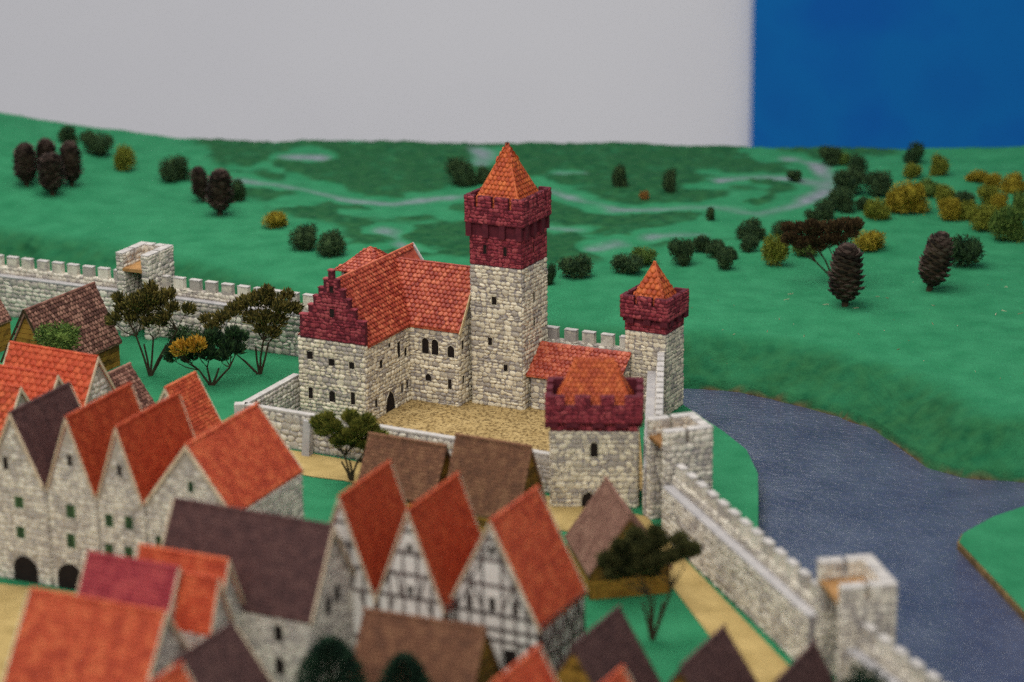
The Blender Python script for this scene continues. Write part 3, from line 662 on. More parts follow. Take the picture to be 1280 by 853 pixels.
def wall_tower(label, x, y, rot, w, d, zt=1.29, th=.12, mk='wallstone', size=.085, pier=.0, zf=1.08):
    T = thing('wall_tower', label, 'wall tower', (x,y,0), rot)
    zg = zt-.16
    for nm, b in (('side_wall',(0,th,0,d)), ('side_wall',(w-th,w,0,d)), ('back_wall',(th,w-th,d-th,d))):
        MB().box(b[0],b[1],b[2],b[3],-.25,zg).build(nm, M['mortar'], T)
    MB().box(th*.9,w-th*.9,-.012,d-th*.95,zf-.05,zf).build('floor', M['floorwood'], T)
    g = .05
    for x0, x1, y0, y1 in ((0,th,0,d*.42),(0,th,d*.42+g,d),(w-th,w,0,d*.42),(w-th,w,d*.42+g,d),(th+.003,w/2-g/2,d-th,d),(w/2+g/2,w-th-.003,d-th,d)):
        m_ = MB().box(x0,x1,y0,y1,zg,zt).build('merlon', M[mk], T)
        MB().box(x0-.005,x1+.005,y0-.005,y1+.005,zt,zt+.016).build('cap', M['capstone'], m_)
    r = random.Random(int(abs(x)*100))
    fs = [((0,0,0), X3, (0,-1,0), layout(r, th, 0, zt, size)), ((w-th,0,0), X3, (0,-1,0), layout(r, th, 0, zt, size)), ((w,0,0), Y3, X3, layout(r, d, 0, zt, size, None, [(d*.42+g/2,zt-.08,g,.16)])),
          ((th,0,0), Y3, X3, layout(r, d-th, 0, zt, size, None, [(d*.42+g/2,zt-.08,g,.16)])), ((w-th,0,0), (0,-1,0), (-1,0,0), [(-u,z,a,b,c) for u,z,a,b,c in layout(r, d-th, 0, zt, size)]),
          ((0,d-th,0), X3, (0,-1,0), layout(r, w-2*th, 0, zt, size, None, [(w/2-th,zt-.08,g,.16)], th)), ((0,0,0), (0,-1,0), (-1,0,0), [(-u,z,a,b,c) for u,z,a,b,c in layout(r, d, 0, zt, size, None, [(d*.42+g/2,zt-.08,g,.16)])])]
    stones(T, fs, mk, 0, .018, 22)
    return T
wall_tower('open backed wall tower with wooden floor in the rear wall behind the trees', -5.89, 36.93, -.44, .56, .7)
wall_tower('open backed wall tower beside the gatehouse at the head of the river wall', 1.60, 29.02, -1.24, .60, .6, 1.25, .11)
wall_tower('open backed wall tower nearest the camera standing over the river', 3.10, 24.42, -1.38, .82, .57, 1.25, .12)

# ---- castle yard wall
T = thing('yard_wall', 'low pale stone wall with flat coping round the castle yard', 'yard wall', (0,0,0))
pts = [(-2.98,33.35),(-3.6,32.05),(.47,29.87)]
r = random.Random(16); fs = []
for (a, b) in zip(pts[:-1], pts[1:]):
    a, b = Vector((*a,0)), Vector((*b,0)); L = (b-a).length; U = (b-a).normalized(); Nn = Vector((U.y,-U.x,0)) ; th = .085
    mb = MB().extr([a+Vector((0,0,-.05)), b+Vector((0,0,-.05)), b-Nn*th+Vector((0,0,-.05)), a-Nn*th+Vector((0,0,-.05))], (0,0,.53)); mb.build('wall', M['mortar'], T)
    c0 = a+Nn*.008; c1 = b+Nn*.008; mb = MB().extr([c0+Vector((0,0,.481)), c1+Vector((0,0,.481)), c1-Nn*(th+.012)+Vector((0,0,.481)), c0-Nn*(th+.012)+Vector((0,0,.481))], (0,0,.028)); mb.build('coping', M['capstone'], T)
    fs.append((a, U, Nn, layout(r, L, 0, .475, .085))); fs.append((b-Nn*th, -U, -Nn, layout(r, L, 0, .475, .085)))
stones(T, fs, 'greystone', 150, .024, 23)
MB().box(-3.665,-3.53,31.985,32.115,-.05,.512).build('corner_stone', M['capstone'], T)
bt = MB(); bt.add([(-2.75,31.37,-.01),(-2.65,31.32,-.01),(-2.6,31.43,-.01),(-2.70,31.48,-.01),(-2.72,31.43,.47),(-2.62,31.38,.47),(-2.6,31.43,.47),(-2.70,31.48,.47)], [(0,1,5,4),(1,2,6,5),(2,3,7,6),(3,0,4,7),(4,5,6,7)])
bt.build('buttress', M['walkway'], T)

# ------------------------------------------------------------------ houses
def beam(T, F, a, b, wd=.028, proud=.012, m='timber'):
    a, b = Vector((a[0],0,a[1])), Vector((b[0],0,b[1])); u = (b-a).normalized(); n = Vector((-u.z,0,u.x))*wd/2
    o = xf(MB().extr([a+n,b+n,b-n,a-n], (0,-proud,0)), F).build('beam', M[m], T)
def house(name, label, cat, x, y, rot, w, l, he, hr, wm='plaster', roofm='tile_red', group=None, front=None, side_r=None, side_l=None, ov=.05, gov=.02, tw=.06, tl=.055, th=.02, single=False,
          stone=None, board=True, size=.08, planks=False, ridge=True, win=(), rub=.016, win_l=()):
    """gabled house: ridge along local y, gable on local -y; roof with tiles, bargeboards; wall dressing by kind"""
    T = thing(name, label, cat, (x,y,0), rot, group)
    dz_ = .03*math.hypot(w/2, hr-he)/(w/2); he -= dz_; hr -= dz_      # wall height under the roof slab
    MB().add([(-w/2,0,-.02),(w/2,0,-.02),(w/2,0,he),(0,0,hr),(-w/2,0,he),(-w/2,l,-.02),(w/2,l,-.02),(w/2,l,he),(0,l,hr),(-w/2,l,he)],
        [(0,1,2,3,4),(9,8,7,6,5),(1,6,7,2),(5,0,4,9)]).build('wall', M[wm], T)
    half = w/2; L = math.hypot(half, hr-he); t = .03; o = ov; k = o/L
    ex, ez = half+half*k, he-(hr-he)*k
    sl = L/half                          # vertical thickness factor
    rf = MB().extr([(-ex,-gov,ez+.003),(0,-gov,hr+.003),(ex,-gov,ez+.003),(ex,-gov,ez+t),(0,-gov,hr+t*sl),(-ex,-gov,ez+t)], (0,l+2*gov,0)).build('roof', M[roofm], T)
    planes = []
    zt = hr+t*sl
    for s in (-1, 1):
        V = Vector((-s*ex,0,zt-(ez+t))); Lv = V.length
        planes.append(((s*ex,-gov,ez+t-.004), Y3, V/Lv, l+2*gov, Lv, None))
    tiles(rf, planes, M[roofm], tw, tl, th, int(abs(x)*50)+3, single)
    if ridge: MB().tube([(0,-gov,zt+.006),(0,l+gov,zt+.006)], .022, 6).build('ridge', M[roofm], rf)
    if board:
        for yy in (-gov-.018, l+gov+.002):
            for s in (-1, 1):
                MB().extr([(0,yy,zt+.012),(s*ex,yy,ez+t+.01),(s*ex,yy,ez-.012),(0,yy,zt-.05)], (0,.016,0)).build('bargeboard', M['board'], T)
    fr = frame((0,0,0), X3, (0,-1,0)); holes = []
    for wv in win:
        u, z, ww, hh = wv[:4]; kw = wv[4] if len(wv) > 4 else {}
        holes.append(window(T, fr, u, z, ww, hh, mk=kw.pop('mk', stone or 'plaster'), **kw))
    ing = lambda u, z: abs(u) < half-.0 and z < he+(hr-he)*(1-abs(u)/half)-.01
    r = random.Random(int(abs(x*37))+1)
    gl = frame((-half,0,0), (0,-1,0), (-1,0,0)); hl = [window(T, gl, u, z, ww, hh, mk=stone or 'plaster', **kw) for u,z,ww,hh,kw in win_l]
    if stone:
        fs = [((0,0,0), X3, (0,-1,0), layout(r, w, 0, hr, size, ing, holes, -half)), ((half,0,0), Y3, X3, layout(r, l, 0, he, size)), ((-half,0,0), (0,-1,0), (-1,0,0), layout(r, l, 0, he, size, None, hl, -l))]
        stones(T, fs, stone, 0, rub, 31)
    if planks:
        ph = .075; z = .0
        while z < hr-.03:
            hz_ = min(ph, hr-z); 
            def half_at(zz): return half if zz <= he else half*max(0,(hr-zz)/(hr-he))
            a, b = half_at(z)-.002, half_at(z+hz_)-.004
            if b > .01:
                xf(MB().extr([(-a,0,z+.003),(a,0,z+.003),(b,0,z+hz_-.003),(-b,0,z+hz_-.003)], (0,-.012-r.uniform(0,.006),0)), fr).build('plank', M['wood'], T)
            if z+ph <= he+.01:
                for s in (-1, 1):
                    MB().box(*sorted((s*half, s*(half+.012+r.uniform(0,.006)))), .0, l, z+.003, z+ph-.003).build('plank', M['wood'], T)
            z += ph
    return T, fr
RQ = -.475+PI/2
# -- row of four stone houses
rr = -.43; ro = Vector((-5.235,27.02)); ux = Vector((math.cos(rr), math.sin(rr)))
sh = dict(shutters=True, rim=.016)
def row(name_label, u0, u1, he, hr, l, roofm, win):
    c = ro+ux*((u0+u1)/2)
    return house('stone_house', name_label, 'house', c.x, c.y, rr, u1-u0-.02, l, he, hr, 'housewall', roofm, 'row of stone gabled houses', stone='greystone', win=win, ov=.0, gov=.015, tw=.05, tl=.045, th=.014, size=.075)
def wn(u0, u1, lst): m = (u0+u1)/2; return [(u-m, z, a, b, dict(k)) for u,z,a,b,k in lst]
row('stone gabled house with dark brown roof and arched doorway at the left edge', -.82, -.02, 1.24, 2.02, 1.15, 'tile_dark', wn(-.82,-.02,[(-.534,1.41,.06,.14,{}),(-.383,.965,.13,.15,sh),(-.39,.6,.12,.15,sh),(-.36,.15,.26,.30,dict(arch='round'))]))
row('narrow stone gabled house with red roof and one window column over an arched doorway', 0, .65, 1.25, 2.06, 1.3, 'tile_dull', wn(0,.65,[(.335,1.56,.05,.12,{}),(.31,.955,.13,.17,sh),(.29,.6,.12,.18,sh),(.25,.15,.28,.30,dict(arch='round'))]))
row('narrow stone gabled house with red roof and paired green shuttered windows', .67, 1.28, 1.24, 2.03, 1.28, 'tile_dull', wn(.67,1.28,[(.985,1.53,.05,.12,{}),(.815,.92,.11,.16,sh),(1.075,.93,.11,.16,sh),(.79,.56,.11,.16,sh),(1.05,.57,.11,.16,sh)]))
row('wide stone gabled house with bright red roof at the right end of the stone row', 1.30, 2.43, 1.24, 1.94, 1.52, 'tile_scarlet', wn(1.3,2.43,[(1.9,1.47,.08,.14,sh),(1.45,.765,.08,.15,sh),(2.2,.8,.1,.15,sh),(1.9,.8,.1,.15,sh)]))
# -- houses behind the row
house('plaster_house', 'small white gabled house with orange red roof behind the right end of the stone row', 'house', -4.261,29.967,-.45,.72,.66,.79,1.40,'plaster','tile_scarlet', tw=.05, tl=.045)
T, fr = house('small_house', 'small house with dull brown tiled roof between the stone row and the barn', 'house', -5.466,31.116,-.474,.72,1.0,.61,1.08,'wood','tile_brown', tw=.055, tl=.05, board=False)
house('stone_cottage', 'grey stone cottage with scarlet tiled roof in front of the barn', 'cottage', -5.245,30.884,1.06,.70,1.37,.97,1.53,'housewall','tile_scarlet', stone='greystone', tw=.098, tl=.08, th=.03, single=True, size=.09, rub=.024)
house('stone_cottage', 'lower scarlet roofed cottage with small grey gable in front of the larger cottage', 'cottage', -5.664,30.325,1.086,.686,1.13,.99,1.47,'housewall','tile_scarlet', stone='greystone', tw=.098, tl=.08, th=.03, single=True, size=.09)
house('stone_cottage', 'scarlet roofed cottage cut by the left edge above the dark brown roof', 'cottage', -6.02,29.75,1.086,.69,1.0,1.02,1.5,'housewall','tile_scarlet', stone='greystone', tw=.098, tl=.08, th=.03)
T, fr = house('wooden_barn', 'wooden plank barn with worn brown tiled roof near the rear wall', 'barn', -6.767,34.327,-.494,.80,1.512,.44,1.17,'wood_dark','tile_brown', planks=True, board=False, tw=.062, tl=.062, th=.024, ov=.07, gov=.05)
for s in (-1, 1): beam(T, frame((0,-.055,0), X3, (0,-1,0)), (s*.47,.36), (0,1.19), .03, .012, 'wood_dark')
house('wooden_barn', 'wooden plank barn just entering the photo at the left edge', 'barn', -8.5,35.4,-.494,.9,1.4,.5,1.15,'wood_dark','tile_brown', planks=True, board=False)
# -- lower left group
house('great_house', 'large grey stone house with long dark brown roof below the stone row', 'house', -1.834,24.031,1.11,.98,1.85,1.03,1.83,'housewall','tile_dark', stone='greystone', tw=.05, tl=.045, th=.012, ov=.02,
      win=[(-.12,1.02,.09,.18,dict(arch='round')),(.06,1.09,.09,.18,dict(arch='round')),(-.2,.5,.09,.18,dict(arch='round'))], rub=.012,
      win_l=[(-.36,.80,.085,.17,dict(arch='round')),(-.36,.44,.085,.17,dict(arch='round')),(-.9,.80,.085,.17,dict(arch='round')),(-1.4,.80,.085,.17,dict(arch='round'))])
house('red_house', 'big house with wide orange red roof filling the lower left corner', 'house', -3.279,22.152,1.14,1.12,1.47,.92,1.70,'housewall','tile_scarlet', stone='greystone', tw=.05, tl=.05, th=.012)
house('red_house', 'house with crimson roof behind the wide orange red roof', 'house', -3.32,23.45,1.14,.56,1.02,1.18,1.63,'housewall','tile_magenta', stone='greystone', tw=.05, tl=.05, th=.012, ov=.02)
house('red_house', 'house with orange red roof between the crimson roof and the dark brown roof', 'house', -2.86,23.74,1.14,.5,1.0,1.08,1.59,'housewall','tile_scarlet', stone='greystone', tw=.05, tl=.05, th=.012, ov=.02)
house('red_house', 'little grey gabled house squeezed in front of the orange red roof', 'house', -2.91,23.3,1.12,.4,.4,1.13,1.57,'housewall','tile_scarlet', stone='greystone', tw=.05, tl=.05, th=.012, ov=.02)
house('brown_house', 'house with plain dark brown roof at the bottom left of the large stone house', 'house', -3.18,21.88,-.475,.86,1.0,.77,1.32,'housewall','tile_dark', tw=.05, tl=.045, th=.012)
house('red_house', 'tip of an orange red roof at the bottom edge beside the wide orange red roof', 'house', -3.4,20.22,-.475,.7,.9,1.1,1.68,'housewall','tile_scarlet', tw=.05, tl=.05, th=.012)
# -- half-timbered houses
def timber(T, fr, w, he, hr, rows, verts, diags, base=0):
    half = w/2
    def ha(z): return half if z <= he else half*(hr-z)/(hr-he)
    for z in rows: beam(T, fr, (-ha(z)+.01,z), (ha(z)-.01,z), .030)
    for u, a, b in verts: beam(T, fr, (u,a), (u,min(b, he+(hr-he)*(1-abs(u)/half)-.02)), .024, .010)
    for a, b in diags: beam(T, fr, a, b, .019, .014)
def tim_house(label, x, y, rot, w, l, he, hr, style, group='half timbered houses'):
    wins = {0: [(0,1.16,.05,.1),(0,1.5,.04,.09)], 1: [(0,1.10,.05,.1),(0,1.55,.05,.1)], 2: [(-.26,1.0,.06,.15),(0,1.0,.06,.15),(.26,1.0,.06,.15),(0,1.58,.05,.1),(.2,.45,.12,.18),(-.2,.45,.1,.3)]}[style]
    T, fr = house('timbered_house', label, 'house', x, y, rot, w, l, he, hr, 'plaster', 'tile_scarlet' if style == 2 else 'tile_dull', group, tw=.05, tl=.042, th=.013, ov=.02, gov=.03, win=wins)
    half = w/2
    if style < 2:
        timber(T, fr, w, he, hr, (.12,.5,he+.02,he+.27,he+.5,he+.74), [(-.24,0,1.22),(-.08,0,1.55),(.08,0,1.55),(.24,0,1.22)], [((-.36,he+.03),(-.2,he+.3)),((.36,he+.03),(.2,he+.3)),((-.1,he+.03),(-.16,he+.26)),((.1,he+.03),(.16,he+.26)),((-.33,.14),(-.2,.48)),((.33,.14),(.2,.48)),((-.33,.52),(-.2,.98)),((.33,.52),(.2,.98))])
    else:
        timber(T, fr, w, he, hr, (.1,.62,he-.14,he+.02,he+.33,he+.6,he+.83), [(-.4,0,1.1),(-.26,0,1.35),(-.11,0,1.75),(.11,0,1.75),(.26,0,1.35),(.4,0,1.1)],
               [((-.4,he+.04),(-.25,he+.31)),((.4,he+.04),(.25,he+.31)),((-.22,he+.31),(-.1,he+.04)),((.22,he+.31),(.1,he+.04)),((-.24,he+.35),(-.12,he+.58)),((.24,he+.35),(.12,he+.58)),((-.1,he+.61),(-.03,he+.81)),((.1,he+.61),(.03,he+.81)),((-.5,.12),(-.42,.6)),((.5,.12),(.42,.6)),((-.3,.6),(-.38,.12)),((.3,.6),(.38,.12))])
    for s, Fs in ((1, frame((half,0,0), Y3, X3)), (-1, frame((-half,0,0), (0,1,0), (-1,0,0)))):
        if s < 0: Fs = frame((-half,l,0), (0,-1,0), (-1,0,0))
        for z in (.1,he*.52,he-.04): beam(T, Fs, (0,z), (l,z), .034)
        n = 7
        for i in range(n+1): beam(T, Fs, (l*i/n*.96+.015,0), (l*i/n*.96+.015,he-.02), .03, .010)
        for i in range(n):
            a, b = l*i/n*.96+.02, l*(i+1)/n*.96; beam(T, Fs, ((a,he*.54) if i%2 else (b,he*.54)), ((b,he-.06) if i%2 else (a,he-.06)), .026, .014)
            beam(T, Fs, ((b,.12) if i%2 else (a,.12)), ((a,he*.5) if i%2 else (b,he*.5)), .026, .014)
    for u in [-half, half]: beam(T, fr, (u*.97,0), (u*.97,he), .04, .016)
tim_house('half timbered gable house partly hidden by the large grey stone house', -1.76,24.42,-.42,.77,1.10,.99,2.0, 0)
tim_house('half timbered gable house in the middle with two small dark gable windows', -1.055,24.10,-.43,.775,1.12,1.0,1.97, 1)
tim_house('widest half timbered gable house with timbered long side facing the river', -.228,23.94,-.465,1.08,1.04,.88,1.90, 2)
# -- barns in the middle and lower right
bk = dict(planks=True, board=False, tw=.05, tl=.045, th=.012, gov=.04, ov=.05)
house('wooden_barn', 'long low barn with rust brown roof beside the mossy tree below the yard wall', 'barn', -.83,28.95,1.09,.66,1.0,.42,.96,'wood_dark','tile_rust', 'barns with brown roofs', **bk)
house('wooden_barn', 'barn with brown roof in front of the yard wall left of the gatehouse', 'barn', .185,28.478,1.081,.72,.95,.38,1.10,'wood_dark','tile_rust', 'barns with brown roofs', **bk)
house('wooden_barn', 'barn with pale brown roof and ochre gable right of the half timbered houses', 'barn', 1.278,26.527,.19,.9,1.15,.37,.98,'wood_dark','tile_mauve', 'barns with brown roofs', **bk)
house('wooden_barn', 'low barn with rust brown roof in front of the half timbered houses', 'barn', -.325,23.15,1.17,.86,1.25,.42,1.08,'wood_dark','tile_rust', 'barns with brown roofs', **bk)
house('wooden_barn', 'dark roofed barn at the bottom edge below the bushy tree', 'barn', .568,22.698,-.475,.912,1.0,.38,1.09,'wood_dark','tile_dark', 'barns with brown roofs', **bk)
house('wooden_barn', 'dark roofed barn at the bottom edge beside the sand road', 'barn', 1.582,22.357,-.475,.86,1.0,.40,1.01,'wood_dark','tile_dark', 'barns with brown roofs', **bk)
house('wooden_barn', 'dark roofed barn at the bottom edge in front of the nearest wall tower', 'barn', 2.438,22.022,-.475,.66,1.0,.40,.98,'wood_dark','tile_dark', 'barns with brown roofs', **bk)
house('red_house', 'orange red roof tip at the bottom edge in front of the widest half timbered house', 'house', -.21,20.5,-.475,.9,.9,.9,1.68,'housewall','tile_scarlet', tw=.05, tl=.05, th=.012)
house('red_house', 'small orange red roof tip at the bottom edge before the dark roofed barns', 'house', .55,20.47,-.475,.7,.9,.9,1.48,'housewall','tile_scarlet', tw=.05, tl=.05, th=.012)

# ------------------------------------------------------------------ trees, bushes, cone trees
def blade(mb, p, d, ln, wd, r, t):
    """one leaf: a bent pointed blade of two faces"""
    d = d.normalized(); s = d.orthogonal().normalized(); s = (Matrix.Rotation(r.uniform(0, 2*PI), 3, d) @ s)*wd/2
    n = d.cross(s).normalized()*ln*.12; m = p+d*ln*.5+n
    mb.add([p, m+s, p+d*ln, m-s], [(0,1,2),(0,2,3)], t)
def rdir(r):
    z = r.uniform(-1,1); a = r.uniform(0,2*PI); q = math.sqrt(1-z*z); return Vector((q*math.cos(a), q*math.sin(a), z))
def feather_tree(name, label, x, y, clumps, fork, mk, scale, n=150, stems=None, seed=1, group=None, tip=None, ln=.085, depth=.5):
    """clumps: (dx, dz, radius) in units of `scale` measured from the stem foot; each clump is carried by a wire stem"""
    T = thing(name, label, 'tree', (x,y,hz(x,y) if y > 37 else 0), 0, group); r = random.Random(seed)
    st_ = MB(); fo = MB(); tp = MB()
    fk = [Vector((a*scale, r.uniform(-.04,.04), b*scale)) for a, b in fork]
    for i, f in enumerate(fk): st_.tube([Vector((0,0,-.03)), f*.5+Vector((r.uniform(-.015,.015),0,0)), f], [.020,.016,.013], 5)
    for (dx, dz, rd) in clumps:
        c = Vector((dx*scale, r.uniform(-1,1)*depth*rd*scale*1.6, dz*scale)); R = rd*scale
        if tip and (dx,dz,rd) in tip: c.y = -R*1.5
        f = min(fk, key=lambda q: (q-c).length); base = c-Vector((dx*scale*.10,0,R*.8))
        st_.tube([f, f*.45+base*.55+Vector((r.uniform(-.02,.02),r.uniform(-.02,.02),-.02)), base], [.011,.008,.005], 4)
        for k in range(5):
            e = c+rdir(r)*R*.6; st_.tube([base, e], [.004,.002], 3)
        nn = int(n*(rd/9.)**1.7)+20; up = (c-f).normalized()
        for k in range(nn):
            q = rdir(r); q = Vector((q.x, q.y, q.z*.82)); rr_ = R*(r.random()**.45)
            p = c+q*rr_*.82; d = (q*.7+up*.75+Vector((0,0,.25)))
            tgt = tp if (tip and (dx,dz,rd) in tip and r.random() < .95) else fo
            blade(tgt, p, d+rdir(r)*.35, ln*r.uniform(.7,1.25), ln*.34, r, r.random()*.98+.01)
    st_.build('trunk', M['trunk'], T)
    fo.build('crown', FOL[mk], T)
    if tp.f: tp.build('yellow_tips', FOL['z'], T)
    return T
px = .01156
feather_tree('feather_tree', 'tall olive brown feathery tree in front of the rear wall tower', -5.18,34.93,
    [(-40,72,11),(-28,86,12),(-12,95,15),(4,103,14),(-4,84,13),(14,92,14),(26,100,11),(2,68,11),(22,76,10),(-20,72,10),(32,86,9),(50,82,9),(8,112,10),(-34,98,8),(16,66,7)],
    [(-6,40),(6,48),(22,40),(-14,52),(36,58)], 't', px, 150, seed=2, group='feathery trees')
feather_tree('feather_tree', 'wide olive brown feathery tree next to the crow stepped gable', -3.61,34.94,
    [(-54,62,11),(-44,74,11),(-30,80,12),(-16,88,13),(0,95,14),(16,90,14),(30,86,13),(44,80,11),(8,74,13),(24,68,12),(-8,70,11),(4,58,10),(18,54,9),(36,98,9),(12,104,9),(-64,70,7)],
    [(-36,34),(-4,36),(6,44),(12,40)], 't', px, 150, seed=3, group='feathery trees')
feather_tree('feather_tree', 'bushy dark tree with two bright yellow tufts between the feathery trees', -4.25,34.45,
    [(-46,36,10),(-32,52,13),(-14,56,13),(4,60,13),(20,52,13),(32,44,11),(-2,42,12),(16,38,11),(-26,34,11),(38,58,9),(28,64,9),(-44,46,8)],
    [(-14,20),(-4,24),(10,22),(24,24)], 'k', px, 190, seed=4, group='feathery trees', tip=[(-32,52,13),(-14,56,13)])
feather_tree('feather_tree', 'mossy green feathery tree in front of the yard wall', -2.04,30.39,
    [(-32,64,12),(-38,74,11),(-20,72,13),(-4,60,13),(10,70,14),(24,64,13),(36,56,12),(44,46,10),(-14,52,11),(2,48,11),(18,46,11),(0,80,11),(20,78,11),(-26,82,9),(30,36,9),(40,30,8)],
    [(-12,26),(-2,28),(8,26),(-8,34)], 'g', .01015, 260, seed=5, group='feathery trees', ln=.075)
feather_tree('feather_tree', 'dark bushy feathery tree beside the river wall and the ochre barn', 1.46,25.31,
    [(-44,92,15),(-54,106,13),(-30,112,17),(-10,122,16),(8,128,14),(-14,100,17),(6,106,15),(24,110,12),(42,120,14),(34,126,11),(-38,126,12),(-20,134,12),(4,140,9),(50,114,10),(-2,86,11),(-28,88,12)],
    [(-12,50),(2,56),(14,50),(-4,60),(24,72)], 'e', .00864, 300, seed=6, group='feathery trees', ln=.07)
ux_, uy_ = 5.03, 38.1
feather_tree('umbrella_tree', 'flat topped brown tree on the hill just behind the upright pine cone', ux_, uy_,
    [(-60,58,12),(-48,66,13),(-34,72,14),(-46,52,12),(-30,56,13),(-18,66,14),(-4,70,14),(-12,54,12),(10,70,13),(22,72,11),(2,56,11),(18,60,10),(-62,70,9),(-22,44,10)],
    [(-26,26),(-16,30),(-6,34),(8,36),(14,40)], 'u', .0124, 330, seed=7, ln=.06)
def bush_mesh(r, lobes, n, ln):
    mb = MB()
    for (c, R) in lobes:
        m = 9; k = 6                                       # a dark inner body so that the leaves have something behind them
        vs = [c+Vector((R*.6*math.sin(PI*i/k)*math.cos(2*PI*j/m), R*.6*math.sin(PI*i/k)*math.sin(2*PI*j/m), R*.6*math.cos(PI*i/k)))*1.0 for i in range(k+1) for j in range(m)]
        mb.add(vs, [(i*m+j, i*m+(j+1)%m, (i+1)*m+(j+1)%m, (i+1)*m+j) for i in range(k) for j in range(m)], .02)
        for q_ in range(int(n*R*R*4)):
            q = rdir(r)
            if c.z+q.z*R < -.02: continue
            blade(mb, c+q*R*r.uniform(.5,1.08), q*.6+rdir(r)*.9, ln*r.uniform(.6,1.7), ln*.40, r, r.random()*.98+.01)
    return mb
BM = []
for i in range(4):
    r = random.Random(40+i); lobes = [(Vector((0,0,.42)), .40)]
    for k in range(5+i): a = r.uniform(0,2*PI); lobes.append((Vector((.30*math.cos(a), .30*math.sin(a), r.uniform(.18,.70))), r.uniform(.14,.30)))
    mm = bush_mesh(r, lobes, 1500, .085); BM.append(mm.mesh('foliage', FOL['d']))
def bush(x, y, w, h, k, label, cat='bush', name='bush', group='bushes on the landscape', z=None, rot=None):
    T = thing(name, label, cat, (x, y, (hz(x,y) if z is None else z)-.015), RND.uniform(0,6.28) if rot is None else rot, group)
    o = D.objects.new('foliage', BM[RND.randrange(4)]); C.objects.link(o); o.parent = T; o.scale = (w/1.04, w/1.04, h/.92)
    o.material_slots[0].link = 'OBJECT'; o.material_slots[0].material = FOL[k]
    return T
